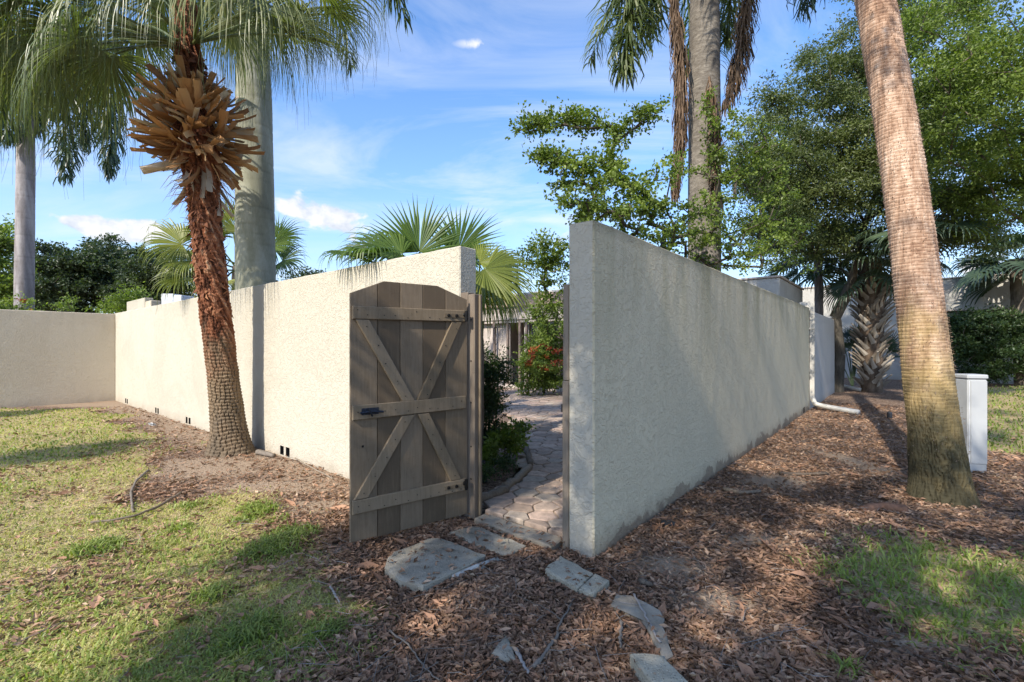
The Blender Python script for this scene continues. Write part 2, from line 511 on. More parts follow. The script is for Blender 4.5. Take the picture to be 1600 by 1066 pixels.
def groundmat():
    m, t = newmat('ground_soil')
    p = wpos(t)
    gr = attr(t, 'grass'); sd = attr(t, 'sand'); dp = attr(t, 'damp')
    n1 = t.noise(p, 1.6, 5, .6); n2 = t.noise(p, 9, 6, .65); n3 = t.noise(p, 55, 5, .7)
    vo = t.new('ShaderNodeTexVoronoi'); t.set(vo.inputs['Vector'], t.vmath('ADD', p, t.scalev(t.new('ShaderNodeTexNoise', inp={'Vector': p, 'Scale': 20.0}).outputs[1], (.1, .1, .1))).outputs[0]); vo.inputs['Scale'].default_value = 42
    sc = t.new('ShaderNodeSeparateColor', inp={0: vo.outputs[1]})
    mulch = t.ramp(sc.outputs[0], [(0, (.10, .062, .042)), (.35, (.19, .125, .088)), (.65, (.29, .195, .14)), (.88, (.40, .29, .21)), (1, (.50, .40, .30))])
    mulch = t.mix(t.ramp(n2, [(.3, .65), (.62, 0)]), mulch, (.085, .056, .042))
    grs = t.mix(t.ramp(n2, [(.35, 0), (.65, 1)]), (.38, .31, .13), (.60, .45, .27))
    grs = t.mix(t.ramp(n3, [(.35, .6), (.6, 0)]), grs, (.12, .11, .045))
    sand = t.mix(n3, (.26, .185, .125), (.46, .35, .25))
    c = t.mix(t.ramp(t.math('ADD', sd, t.math('MULTIPLY', t.math('SUBTRACT', n2, .5), .7)), [(.4, 0), (.7, .85)]), mulch, sand)
    c = t.mix(t.ramp(t.math('ADD', gr, t.math('MULTIPLY', t.math('SUBTRACT', n2, .5), .5)), [(.35, 0), (.65, 1)]), c, grs)
    h = t.math('ADD', t.math('MULTIPLY', n3, .5), t.math('ADD', t.math('MULTIPLY', vo.outputs[0], .8), t.math('MULTIPLY', n2, .6)))
    return finish(m, t, c, .95, bump=h, bs=.9, bd=.02, spec=.15)
M_ground = groundmat()
M_blade = leafmat('grass_blade', (.25, .27, .075), (.46, .44, .16), (.70, .61, .33), rough=.5, tr=.35)
M_blade_g = leafmat('grass_blade_green', (.12, .165, .035), (.25, .31, .07), (.46, .46, .15), rough=.5, tr=.35)
M_litter = leafmat('leaf_litter', (.13, .072, .043), (.38, .235, .15), (.70, .55, .39), rough=.7, tr=.08)
M_chip = leafmat('wood_chip', (.16, .082, .045), (.38, .21, .125), (.62, .44, .29), rough=.85, tr=.0)
M_twig = barkmat('twig_grey', (.10, .085, .07), (.22, .19, .165), (.38, .34, .31), 20, (1, 1, 1))

# ================================================================== GROUND
def GP(lst, z=0.0): return [G(x, y, z) for x, y in lst]
LAWN_L = [(-60, 14)] + [(-16, 12.6)] + GP([(0, 640), (95, 640), (150, 641), (205, 660), (262, 690), (252, 712), (215, 742), (250, 762), (330, 768), (385, 765),
                                     (450, 792), (492, 830), (470, 862), (455, 905), (500, 950), (455, 1010), (380, 1066)]) + [(-1.0, 1.2), (-1.6, -3), (-60, -6)]
LAWN_R1 = GP([(1340, 905), (1372, 878), (1450, 866), (1620, 858)]) + [(9, 3.4), (9, 1.2)] + GP([(1600, 1010), (1480, 1010), (1400, 965)])
LAWN_R2 = GP([(1470, 612), (1500, 604), (1700, 603), (1900, 603), (2300, 640), (1900, 730), (1560, 712), (1500, 690)])
slab_px = {
    'A': [(601, 884), (606, 868), (614, 860), (640, 851), (669, 839), (687, 838), (722, 851), (759, 867), (730, 884), (700, 899), (661, 918), (624, 905), (611, 893)],
    'B': [(702, 830), (722, 824), (744, 821), (780, 834), (822, 852), (806, 861), (792, 867), (776, 864), (735, 846)],
    'K': [(852, 888), (875, 867), (902, 879), (927, 894), (901, 918)], 'L': [(904, 919), (930, 895), (952, 905), (927, 926)],
    'C': [(952, 945), (962, 927), (985, 928), (1010, 940), (1032, 953), (1042, 990), (1052, 1022), (1036, 1030), (1020, 1000), (1000, 962), (975, 952)],
    'D': [(984, 1020), (1032, 1021), (1055, 1042), (1078, 1066), (1026, 1072), (1004, 1046)],
    'T': [(768, 1018), (778, 1004), (791, 991), (800, 1008), (808, 1031), (788, 1030)],
    'R': [(725, 984), (740, 975), (757, 980), (750, 1008), (727, 1004)],
    'P': [(779, 928), (796, 914), (811, 901), (823, 908), (806, 922), (796, 934)]}
def slab_w(k, z): return GP(slab_px[k], z)

def seg(a, b, n): return np.linspace(a, b, n, endpoint=False)
gx = np.concatenate([seg(-600, -60, 10), seg(-60, -17, 22), seg(-17, 22, 330), seg(22, 60, 20), np.linspace(60, 600, 10)])
gy = np.concatenate([seg(-300, -30, 8), seg(-30, 0, 14), seg(0, 9, 150), seg(9, 22, 90), seg(22, 60, 16), np.linspace(60, 900, 12)])
GX, GY = np.meshgrid(gx, gy)
def gz(x, y):
    x = np.asarray(x, float); y = np.asarray(y, float)
    near = np.clip(1 - np.hypot(x, y - 4) / 40, 0, 1)
    return ((fbm(x * .8, y * .8, 3) - .5) * .05 + (fbm(x * 5, y * 5, 3) - .5) * .018) * near - .006
def g_grass(x, y):
    n = (fbm(x * 1.3 + 3, y * 1.3, 4) - .5)
    a = np.maximum(sstep(-.35, .35, sdpoly(x, y, LAWN_L) + n * 1.5), sstep(-.4, .4, sdpoly(x, y, LAWN_R1) + n * 1.4) * .95)
    a = np.maximum(a, sstep(-.3, .4, sdpoly(x, y, LAWN_R2) + n * .8))
    bare = sstep(.57, .70, fbm(x * .9 + 40, y * .9 + 9, 4)) * .35
    far = ((np.hypot(x, y) > 21) & (x < 0)).astype(float)
    gd = (-x - .573) * .768 + (y - 3.27) * .64      # u
    v_ = (x - .573) * .64 + (y - 3.27) * .768
    inside = (v_ > .1) & (gd > 0)
    a = np.where(inside, 0, np.maximum(a * (1 - bare), far * .8))
    return a
SANDS = [(*G(1000, 960), .16, .10), (*G(1180, 845), .30, .14), (*G(760, 960), .12, .07), (*G(1420, 1000), .25, .10), (*G(1118, 935), .32, .17), (*G(1052, 882), .34, .2), (*G(1215, 752), .5, .35), (*G(1330, 720), .25, 1.0), (*G(310, 722), .7, .35), (*G(420, 715), .5, .3),
         (*G(160, 632), 2.2, .6), (*G(430, 760), .9, .35), (*G(330, 735), .8, .5), (*G(500, 790), .5, .25), (*G(1560, 700), .5, .3), (*G(365, 725), .4, .25)]
def g_sand(x, y):
    s = np.zeros_like(x)
    for cx, cy, rx, ry in SANDS:
        s = np.maximum(s, np.exp(-(((x - cx) / rx) ** 2 + ((y - cy) / ry) ** 2)))
    # dusty strip along the sunlit wall
    v_ = (x - .573) * .64 + (y - 3.27) * .768; u_ = -(x - .573) * .768 + (y - 3.27) * .64
    s = np.maximum(s, (u_ > 2.8) * sstep(-1.3, -.2, v_) * (v_ < .1) * .7)
    return s
mb = MB()
ny, nx = GX.shape
i = np.arange(ny - 1)[:, None] * nx + np.arange(nx - 1)[None]
mb.add(np.stack([GX, GY, gz(GX, GY)], -1).reshape(-1, 3), np.stack([i, i + 1, i + nx + 1, i + nx], -1).reshape(-1, 4), var=.5)
ground = mb.build('ground', M_ground, smooth=True, kind='structure')
for nm, arr in (('grass', g_grass(GX, GY)), ('sand', g_sand(GX, GY))):
    at = ground.data.attributes.new(nm, 'FLOAT', 'POINT'); at.data.foreach_set('value', arr.astype(np.float32).ravel())


# ================================================================== WALLS
def sweep_wall(name, L, H, T, side, mats, label, origin, rotz, holes=(), x0=0.0, cap_mi=0, z0=-.12, step=.17, base=.015, htop=.135):
    """straight rendered wall: front face at y = 0, thickness T towards side*y; soft uneven arrises; real vent pockets"""
    c = .011
    xs = set(np.round(np.arange(x0 + .1, L - .05, step), 3)) | {x0, x0 + c, L - c, L}
    for a, b in holes: xs |= {a, b}
        
    xs = sorted(xs)
    out = []
    for q in xs:
        if out and q - out[-1] < .009 and q not in [h for p in holes for h in p]: continue
        out.append(q)
    xs = np.array(out)
    prof = [(0, z0), (0, base), (0, htop), (0, .7), (0, 1.3), (0, 1.9), (0, H - c), (c, H), (T - c, H), (T, H - c), (T, .9), (T, z0)]
    n = len(prof); V = []
    for k, x in enumerate(xs):
        ins = c if k in (0, len(xs) - 1) else 0
        for j, (y, z) in enumerate(prof):
            jy = (rng.random() - .5) * .004 if 3 <= j <= 6 else 0
            jz = (rng.random() - .5) * .007 if 6 <= j <= 9 else 0
            if ins:
                y = ins if y < T / 2 else T - ins
                if j in (7, 8): z = H - ins * .6
            V.append((x, side * (y + jy), z + jz))
    hs = [tuple(h) for h in holes]
    Fq = []
    for k in range(len(xs) - 1):
        for j in range(n - 1):
            if j == 1 and any(a - 1e-6 <= xs[k] and xs[k + 1] <= b + 1e-6 for a, b in hs): continue
            q = [k * n + j, k * n + j + 1, (k + 1) * n + j + 1, (k + 1) * n + j]
            Fq.append(q if side > 0 else q[::-1])
    m = MB(); m.add(V, Fq, 0, .5)
    e0 = list(range(n)); e1 = [(len(xs) - 1) * n + j for j in range(n)]
    m.F.append((np.array([e0[::-1] if side > 0 else e0]), cap_mi)); m.F.append((np.array([e1 if side > 0 else e1[::-1]]), cap_mi))
    t = thing(name, label, 'wall', (*origin, 0), rotz)
    m.build('render', mats, t, local=True)
    for a, b in hs:
        v = MB(); d = .11
        P = lambda x, y, z: (x, side * y, z)
        A = [P(a, 0.0, base), P(b, 0.0, base), P(b, 0.0, htop), P(a, 0.0, htop), P(a, d, base), P(b, d, base), P(b, d, htop), P(a, d, htop)]
        fs = [[0, 1, 5, 4], [3, 7, 6, 2], [0, 4, 7, 3], [1, 2, 6, 5], [4, 5, 6, 7]]
        v.add(A, [f if side > 0 else f[::-1] for f in fs], 0, .5)
        v.build('vent', M_hole, t, local=True)
    return t

HW = 2.385
pairs = [4.6, 8.62, 10.72, 13.5]
holes = []
for p in pairs: holes += [(p - .005, p + .105), (p + .165, p + .275)]
wl = sweep_wall('garden_wall', 15.1, HW, .21, -1, [M_stucco], 'long sunlit cream stucco wall behind the leaning boot-covered palm, left of the gate', C0, YAW, holes, x0=1.345)
wr = sweep_wall('garden_wall', 10.0, HW, .21, 1, [M_stucco_aged, M_stucco], 'shaded cream stucco wall with algae-stained top running back to the right of the gate', C0, YAW - math.pi / 2,
                [(9.05, 9.15), (9.22, 9.32)], cap_mi=1)
wr2 = sweep_wall('garden_wall', 16.6, 2.33, .21, 1, [M_stucco_house], 'short farthest length of pale stucco wall between the two downspouts', C0, YAW - math.pi / 2, [], x0=10.03)
wf = sweep_wall('garden_wall', 24.0, HW - .02, .21, 1, [M_stucco_tan], 'beige stucco wall in shade at the far left of the lawn', Q(15.1, 0), YAW + math.pi / 2, [], x0=.004)
# raised stub near the far corner
m = MB(); bevbox(m, 12.9, 14.75, -.40, -.215, -.1, 2.70, .012)
t = thing('wall_pier', 'raised white wall stub showing above the far end of the sunlit wall', 'wall', (*C0, 0), YAW)
m.build('render', M_stucco, t, local=True)
m = MB(); bevbox(m, 12.35, 12.86, -.42, -.22, 2.0, 2.60, .012); m.build('render_step', M_stucco_tan, t, local=True)


# ================================================================== GATE AND POSTS
O = np.array([-1.185, 3.42]); Hn = np.array([-.37, 4.03]); gd = Hn - O; LG = float(np.linalg.norm(gd))
gate = thing('wooden_gate', 'open taupe plank gate with X braces and clipped top corners', 'gate', (float(O[0]), float(O[1]), 0), math.atan2(gd[1], gd[0]))
def top_at(s):
    return float(np.interp(s, [0, .2525, .70, .985], [1.885, 1.992, 1.992, 1.893]))
ed = [0, .203, .383, .574, .775, .982]
def plank_poly(m, poly, y0, y1, mi=0, var=None, bev=.003):
    """polygon in xz extruded in y with a small chamfer on the front (y0) edge; poly counter-clockwise seen from the front"""
    P = np.array(poly, float); n = len(P); c = P.mean(0)
    def inset(P, b):
        out = []
        for k in range(n):
            a, p, q = P[k - 1], P[k], P[(k + 1) % n]
            e1 = (p - a) / np.linalg.norm(p - a); e2 = (q - p) / np.linalg.norm(q - p)
            n1 = np.array([-e1[1], e1[0]]); n2 = np.array([-e2[1], e2[0]])
            w = n1 + n2; w = w / max(w @ n1, .3) * 1.0
            out.append(p + w * b)
        return np.array(out)
    I = inset(P, bev)
    V = [(x, y0, z) for x, z in I] + [(x, y0 + bev, z) for x, z in P] + [(x, y1, z) for x, z in P]
    m.add(V, np.zeros((0, 4), int), mi, var)
    b = m.n - 3 * n
    m.F.append((np.array([[b + k for k in range(n)]]), mi))
    m.F.append((np.array([[b + 2 * n + k for k in range(n)][::-1]]), mi))
    qs = []
    for lay in (0, 1):
        for k in range(n):
            k2 = (k + 1) % n
            qs.append([b + (lay + 1) * n + k, b + (lay + 1) * n + k2, b + lay * n + k2, b + lay * n + k])
    m.F.append((np.array(qs), mi))
tones = [.15, .55, .30, .95, .42]
tones = [.75, .05, .85, .0, .65]
for k in range(5):
    a, b = ed[k] * LG + .002, ed[k + 1] * LG - .002
    z0 = .050 + rng.uniform(-.004, .004)
    pts = [(a, z0), (b, z0), (b, top_at(b / LG))]
    for br in (.70, .2525):
        if a + .01 < br * LG < b - .01: pts.append((br * LG, top_at(br)))
    pts.append((a, top_at(a / LG)))
    m = MB(); plank_poly(m, pts, 0 + rng.uniform(0, .002), .022, var=tones[k]); m.build('plank', M_gate, gate, local=True)
RL = .985 * LG
def rail(z0, z1, dz=0):
    m = MB(); plank_poly(m, [(.012, z0), (RL - .03, z0 + dz), (RL - .03, z1 + dz), (.012, z1)], -.024, -.001, bev=.004)
    return m.build('rail', M_gate_rail, gate, local=True)
rail(1.695, 1.790, .008); rail(.952, 1.058, .012); rail(.262, .362, .004)
def brace(x0, z0, x1, z1, w=.088):
    d = np.array([x1 - x0, z1 - z0]); L = np.linalg.norm(d); d /= L
    # cut flush against the rails (horizontal cuts)
    hw = w / 2 / abs(d[1])
    pts = [(x0 - hw, z0), (x0 + hw, z0), (x1 + hw, z1), (x1 - hw, z1)]
    if z1 < z0: pts = [(x1 - hw, z1), (x1 + hw, z1), (x0 + hw, z0), (x0 - hw, z0)]
    m = MB(); plank_poly(m, pts, -.024 + rng.uniform(0, .003), -.001, bev=.004)
    return m.build('brace', M_gate_rail, gate, local=True)
mc = .50 * LG
brace(.085, 1.692, mc - .055, 1.062); brace(RL - .115, 1.697, mc + .065, 1.065)
brace(mc - .06, .950, .075, .366); brace(mc + .07, .953, RL - .125, .368)
# hinges with bolt heads
def bolt(m, x, z, r=.013):
    th = np.arange(8) / 8 * 2 * np.pi
    V = [(x + r * math.cos(a), -.026, z + r * math.sin(a)) for a in th] + [(x + r * .7 * math.cos(a), -.040, z + r * .7 * math.sin(a)) for a in th]
    k = np.arange(8); k2 = (k + 1) % 8
    m.add(V, np.stack([k, k2, 8 + k2, 8 + k], -1), 0, .5); m.F.append((np.array([[m.n - 8 + q for q in range(8)]]), 0))
for zz in (1.750, .318):
    h = MB(); bevbox(h, RL - .235, RL - .012, -.0285, -.0245, zz - .016, zz + .016, .002)
    hg = h.build('hinge', M_gate_rail, gate, local=True)
    for xx in (RL - .20, RL - .125): 
        bm_ = MB(); bolt(bm_, xx, zz, .016); bm_.build('bolt', M_iron, hg, local=True)
    kn = MB(); tube(kn, [(RL - .035, -.036, zz - .045), (RL - .035, -.036, zz + .045)], .014, 8); bolt(kn, RL - .045, zz + .01, .02); bolt(kn, RL - .03, zz - .028, .016)
    kn.build('knuckle', M_iron, hg, local=True, smooth=False)
la = MB(); bevbox(la, .075, .205, -.029, -.0245, .985, 1.035, .002); bevbox(la, .095, .18, -.042, -.029, .995, 1.020, .005)
lt = la.build('latch', M_latch, gate, local=True)
lb = MB(); tube(lb, [(.06, -.045, 1.004), (.14, -.048, 1.010), (.235, -.043, 1.001)], .0085, 7); tube(lb, [(.12, -.05, 1.03), (.135, -.055, 1.0), (.15, -.046, .975)], .007, 6)
lb.build('latch_bar', M_latch, lt, local=True)
nl = MB()
for zr in (1.745, 1.01, .31):
    for k in range(5):
        for dx in (.05, .13):
            x = ed[k] * LG + dx + rng.uniform(-.01, .01); z = zr + rng.uniform(-.03, .03)
            bevbox(nl, x - .0035, x + .0035, -.0262, -.023, z - .0035, z + .0035, .001)
for (xa, za, xb, zb) in ((.085, 1.69, mc - .055, 1.06), (RL - .115, 1.69, mc + .065, 1.06), (mc - .06, .95, .075, .366), (mc + .07, .95, RL - .125, .368)):
    for f in (.08, .3, .52, .74, .93):
        x = xa + (xb - xa) * f + rng.uniform(-.02, .02); z = za + (zb - za) * f
        bevbox(nl, x - .0035, x + .0035, -.0262, -.023, z - .0035, z + .0035, .001)
nl.build('nail_heads', M_iron, gate, local=True, kind='stuff')
kb = MB(); bevbox(kb, .085, .10, -.006, .0, .742, .757, .002); kb.build('carriage_bolt', M_iron, gate, local=True)

gp = thing('gate_post', 'taupe wooden hinge post of two boards on the end of the sunlit wall', 'gate post', (*C0, 0), YAW)
m = MB(); bevbox(m, 1.165, 1.245, -.10, .0, 0, 1.945, .006); m.build('post', M_post, gp, local=True)
m = MB(); bevbox(m, 1.249, 1.342, -.085, -.004, 0, 1.965, .005); m.build('jamb_board', M_post, gp, local=True)
m = MB(); tube(m, [(1.152, -.052, .0), (1.150, -.052, 1.935)], .011, 8); m.build('stop_bead', M_gate_rail, gp, local=True)
m = MB()
for z in (1.72, 1.36, 1.0, .62, .34): box(m, 1.20, 1.212, .0, .004, z, z + .012)
m.build('screw_heads', M_iron, gp, local=True, kind='stuff')
jp = thing('gate_jamb', 'narrow taupe strike jamb fixed to the near end of the shaded wall', 'gate jamb', (*C0, 0), YAW)
m = MB(); bevbox(m, .213, .268, -.10, -.004, .0, 1.24, .005); bevbox(m, .213, .262, -.098, -.006, 1.243, 1.95, .005); m.build('post', M_post, jp, local=True)
m = MB(); bevbox(m, .2685, .276, -.075, -.03, .98, 1.08, .002); bevbox(m, .276, .305, -.06, -.045, 1.0, 1.06, .004); m.build('strike_plate', M_iron, jp, local=True)


# ================================================================== PAVED PATH, STEP AND SLABS
def clip_half(P, nx_, ny_, d):
    out = []
    for k in range(len(P)):
        a = P[k]; b = P[(k + 1) % len(P)]
        da = a[0] * nx_ + a[1] * ny_ - d; db = b[0] * nx_ + b[1] * ny_ - d
        if da <= 0: out.append(a)
        if (da < 0) != (db < 0) and da != db:
            f = da / (da - db); out.append((a[0] + (b[0] - a[0]) * f, a[1] + (b[1] - a[1]) * f))
    return out
def stone(m, poly, z0, z1, bev=.008, var=None, tilt=0, rough=0.0, sub=0):
    P = np.array(poly, float)
    if len(P) < 3: return
    if sub:
        R = []
        for k in range(len(P)):
            a = P[k]; b = P[(k + 1) % len(P)]; n = max(1, int(np.linalg.norm(b - a) / sub))
            for q in range(n):
                R.append(a + (b - a) * q / n + rng.normal(0, rough, 2) * (q > 0))
        P = np.array(R)
    area = .5 * np.sum(P[:, 0] * np.roll(P[:, 1], -1) - np.roll(P[:, 0], -1) * P[:, 1])
    if area < 0: P = P[::-1]
    c = P.mean(0); n = len(P)
    r = np.linalg.norm(P - c, axis=1, keepdims=True)
    I = P + (c - P) / r * bev; I2 = P + (c - P) / r * bev * 3
    tx, ty = rng.normal(0, 1, 2) * tilt
    zz = lambda A, z: z + (A[:, 0] - c[0]) * tx + (A[:, 1] - c[1]) * ty
    L0 = np.c_[P, np.full(n, z0)]; L1 = np.c_[P, zz(P, z1 - bev)]; L2 = np.c_[I, zz(I, z1 - bev * .25) + rng.normal(0, rough * .25, n)]; L3 = np.c_[I2, zz(I2, z1) + rng.normal(0, rough * .2, n)]
    top = np.array([[c[0], c[1], z1]])
    m.add(np.concatenate([L0, L1, L2, L3, top]), np.zeros((0, 4), int), 0, var)
    b = m.n - 4 * n - 1; k = np.arange(n); k2 = (k + 1) % n
    for lay in range(3):
        m.F.append((b + np.stack([lay * n + k, lay * n + k2, (lay + 1) * n + k2, (lay + 1) * n + k], -1), 0))
    m.F.append((b + np.stack([3 * n + k, 3 * n + k2, np.full(n, 4 * n)], -1), 0))

PZ = .07
pl_left = GP([(745, 797), (778, 775), (808, 757), (829, 730), (822, 705), (812, 680), (802, 655), (792, 630), (776, 618), (764, 612)], PZ)
path_poly = [Q(.285, .13), Q(1.15, .12)] + pl_left[1:] + [Q(8.3, 9.0), Q(3.2, 9.0), Q(.9, 7.0), Q(.27, 5.0)]
mb = MB()
P = np.array(path_poly)
path = link('path', None)
bpy.data.objects.remove(path)
stone(mb, path_poly, -.05, PZ - .022, .002, .2)
path = mb.build('path', M_conc, kind='structure')
sp = .235
seeds = []
row = 0
for b in np.arange(-.1, 9.5, sp * .87):
    row += 1
    for a in np.arange(-.6, 9.2, sp):
        j = rng.normal(0, sp * .13, 2)
        seeds.append(Q(a + j[0] + (row % 2) * sp / 2, b + j[1]))
seeds = np.array(seeds)
ins = sdpoly(seeds[:, 0], seeds[:, 1], path_poly)
pav = []
for k in np.where(ins > -.06)[0]:
    s = seeds[k]; d = np.linalg.norm(seeds - s, axis=1)
    poly = [(s[0] - .3, s[1] - .3), (s[0] + .3, s[1] - .3), (s[0] + .3, s[1] + .3), (s[0] - .3, s[1] + .3)]
    for j in np.where((d > 0) & (d < sp * 2.3))[0]:
        nv = (seeds[j] - s) / d[j]
        poly = clip_half(poly, nv[0], nv[1], nv @ (seeds[j] + s) / 2 - .0065)
    # front edge of the path, wall face
    fe = np.array(Q(.2, .115)); poly = clip_half(poly, -Vv[0], -Vv[1], float(-Vv @ fe))
    poly = clip_half(poly, -U[0], -U[1], float(-U @ np.array(Q(.275, 0))))
    if len(poly) >= 3 and np.linalg.norm(np.ptp(np.array(poly), axis=0)) > .12: pav.append((s[1], poly))
pav.sort(key=lambda q: q[0])
far = MB()
for k, (_, poly) in enumerate(pav):
    z = PZ + rng.normal(0, .003)
    if k < 290:
        m = MB(); stone(m, poly, .03, z, .008, tilt=.008); m.build('paver', M_paver, path)
    else: stone(far, poly, .03, z, .008)
if far.n: far.build('pavers_far', M_paver, path, kind='stuff')

def slab(name, key_or_poly, h, mat, label, cat, group=None, rough=.006, sub=.07, bev=.010, world=False):
    poly = key_or_poly if world else slab_w(key_or_poly, h)
    m = MB(); stone(m, poly, -.03, h, bev, .5, rough=rough, sub=sub, tilt=.012)
    return m.build(name, mat, label=label, cat=cat, group=group)
m = MB(); stone(m, [Q(.30, -.085), Q(.31, .105), Q(1.14, .10), Q(1.13, -.04), Q(.8, -.07)], -.03, .042, .012, .5, rough=.006, sub=.07)
m.build('door_step', M_conc, label='low worn concrete sill strip across the gateway below the pavers', cat='step')
slab('stepping_slab', 'A', .048, M_slab, 'large pebbly concrete slab with a rounded left end in front of the gate', 'slab')
slab('stepping_slab', 'B', .030, M_slab, 'narrow pebbly slab between the large slab and the gateway sill', 'slab')
slab('concrete_block', 'K', .060, M_block, 'larger shell-concrete block at the foot of the shaded wall end', 'block')
slab('concrete_block', 'L', .052, M_block, 'smaller square shell-concrete block to the right of its longer twin', 'block')
slab('broken_slab', 'C', .022, M_conc, 'long bent broken concrete slab half buried in leaves', 'slab')
slab('concrete_block', 'D', .070, M_block, 'rough concrete chunk at the bottom edge right of the middle', 'block', rough=.010)
slab('stone', 'T', .035, M_slab, 'small grey triangular stone among the dead leaves', 'stone')
slab('brick_piece', 'R', .022, simple('rusty_brick', (.24, .13, .07), .9, 0, .2, 20, .5), 'rust brown brick piece sunk in the dead leaves', 'brick')
slab('stone', 'P', .014, M_conc, 'flat grey stone sliver nearly covered by dead leaves below the gate step', 'stone')
# white plastic trim piece beside the slab
a = G(706, 903, .02); b = G(777, 872, .03)
m = MB(); tube(m, [(a[0], a[1], .012), ((a[0] + b[0]) / 2, (a[1] + b[1]) / 2, .016), (b[0], b[1], .014)], [.026, .027, .024], 10)
m.build('plastic_pipe', M_pvc, smooth=True, label='dirty white pipe piece lying along the big slab', cat='pipe')


# ================================================================== LITTER, STICKS, GRASS
def polar(n, r0, r1, az=64):
    r = r0 * (r1 / r0) ** rng.random(n); a = rad(az) * (rng.random(n) * 2 - 1)
    return r * np.sin(a), r * np.cos(a)
def in_slab(x, y):
    s = np.zeros(x.shape, bool)
    for k, h in (('A', .048), ('B', .03), ('K', .06), ('L', .05), ('C', .02), ('D', .07), ('T', .03)):
        s |= sdpoly(x, y, slab_w(k, h)) > .0
    s |= sdpoly(x, y, [Q(.22, -.09), Q(.22, .11), Q(1.2, .11), Q(1.2, -.09)]) > 0
    return s
def in_wall(x, y):
    v_ = (x - .573) * .64 + (y - 3.27) * .768; u_ = -(x - .573) * .768 + (y - 3.27) * .64
    w = (v_ > -.012) & (v_ < .225) & (u_ > 1.25)
    w |= (u_ > -.012) & (u_ < .225) & (v_ > -.012)
    w |= (u_ > 15.08)
    w |= (u_ > .2) & (v_ > .1)
    return w
PCOURT = lambda x, y: (((x - .573) * .64 + (y - 3.27) * .768) > .1) & ((-(x - .573) * .768 + (y - 3.27) * .64) > .2)

def leaf_shapes(P, axis, up, L, Wd, curl, var, m, mi=0):
    """curled litter leaf: 6 vertices, 4 triangles"""
    side = nrm(np.cross(up, axis)); up2 = np.cross(axis, side)
    L = L[:, None]; Wd = Wd[:, None]; cu = curl[:, None]
    b = P - axis * L * .5; t = P + axis * L * .5 + up2 * L * cu * .5
    c1 = P - axis * L * .12 + up2 * L * -.04
    l = P - axis * L * .05 + side * Wd * .5 + up2 * L * cu
    r = P - axis * L * .05 - side * Wd * .5 + up2 * L * cu * .8
    V = np.stack([b, r, t, l, c1], 1).reshape(-1, 3)
    n = len(P); k = np.arange(n)[:, None, None] * 5
    Fq = np.array([[0, 1, 4], [1, 2, 4], [2, 3, 4], [3, 0, 4]])
    m.add(V, (k + Fq[None]).reshape(-1, 3), mi, np.repeat(var, 5))

def rand_ground_dirs(n, tilt=.35):
    a = rng.random(n) * 2 * np.pi
    ax = nrm(np.stack([np.cos(a), np.sin(a), rng.normal(0, tilt, n)], -1))
    up = nrm(np.stack([rng.normal(0, tilt, n), rng.normal(0, tilt, n), np.ones(n)], -1))
    return ax, up
N = 235000
x, y = polar(N, 1.5, 15)
gr = g_grass(x, y); sa = g_sand(x, y)
keep = rng.random(N) > np.clip(gr * 1.02, 0, .96)
keep &= rng.random(N) > np.clip(sa, 0, 1) * .93
keep &= ~in_wall(x, y) & ((~in_slab(x, y)) | (rng.random(N) < .06))
v_ = (x - .573) * .64 + (y - 3.27) * .768; u_ = -(x - .573) * .768 + (y - 3.27) * .64
dd = np.where(v_ < 0, 1, 1)
keep &= (np.hypot(x, y) < 15)
x = x[keep]; y = y[keep]; n = len(x)
z = gz(x, y) + rng.random(n) ** 1.5 * .022 + .004
z = np.where(in_slab(x, y), .058, z)
ax, up = rand_ground_dirs(n, .38)
r_ = np.hypot(x, y)
L = rng.uniform(.016, .050, n) * (1 + .06 * r_); Wd = L * rng.uniform(.24, .55, n)
vv = np.clip(rng.beta(1.6, 2.6, n) + (fbm(x * 2, y * 2, 3) - .5) * .45, 0, 1)
m = MB(); leaf_shapes(np.stack([x, y, z], -1), ax, up, L, Wd, rng.uniform(-.08, .34, n), vv, m)
m.build('leaf_litter', M_litter, smooth=False, kind='stuff', label='brown dead leaves strewn over the bare ground', cat='leaves')
# wood chips, mostly in the sunlit strip along the walls and behind
N = 26000
x, y = polar(N, 1.6, 15)
gr = g_grass(x, y)
keep = (rng.random(N) > gr * .8) & ~in_wall(x, y) & ~in_slab(x, y) & (rng.random(N) > g_sand(x, y) * .8)
x = x[keep]; y = y[keep]; n = len(x)
ax, up = rand_ground_dirs(n, .25); r_ = np.hypot(x, y)
L = rng.uniform(.02, .075, n) * (1 + .05 * r_) * np.where(rng.random(n) < .03, rng.uniform(1.5, 3.2, n), 1)
m = MB(); leaf_shapes(np.stack([x, y, gz(x, y) + .012 + rng.random(n) * .016], -1), ax, up, L, L * rng.uniform(.14, .45, n), rng.uniform(0, .06, n), rng.beta(1.5, 2, n), m)
m.build('wood_chips', M_chip, kind='stuff', label='reddish bark chips scattered over the soil', cat='bark chips')
# fine twigs
N = 1300
x, y = polar(N, 1.6, 9)
keep = (rng.random(N) > g_grass(x, y) * .5) & ~in_wall(x, y)
x = x[keep]; y = y[keep]; n = len(x)
ax, up = rand_ground_dirs(n, .10); L = rng.uniform(.05, .26, n)[:, None]
P = np.stack([x, y, gz(x, y) + .022 + rng.random(n) * .01], -1)
m = MB(); mid = P + rng.normal(0, 1, (n, 3)) * L * .06; mid[:, 2] = P[:, 2] + .004
rr = rng.uniform(.0009, .0024, n)
edges_tubes(m, P - ax * L / 2, mid, rr, rr, 3, 0, .5); edges_tubes(m, mid, P + ax * L / 2, rr, rr * .5, 3, 0, .5)
m.build('fine_twigs', M_twig, kind='stuff', label='thin dry twigs scattered on the ground', cat='twigs')

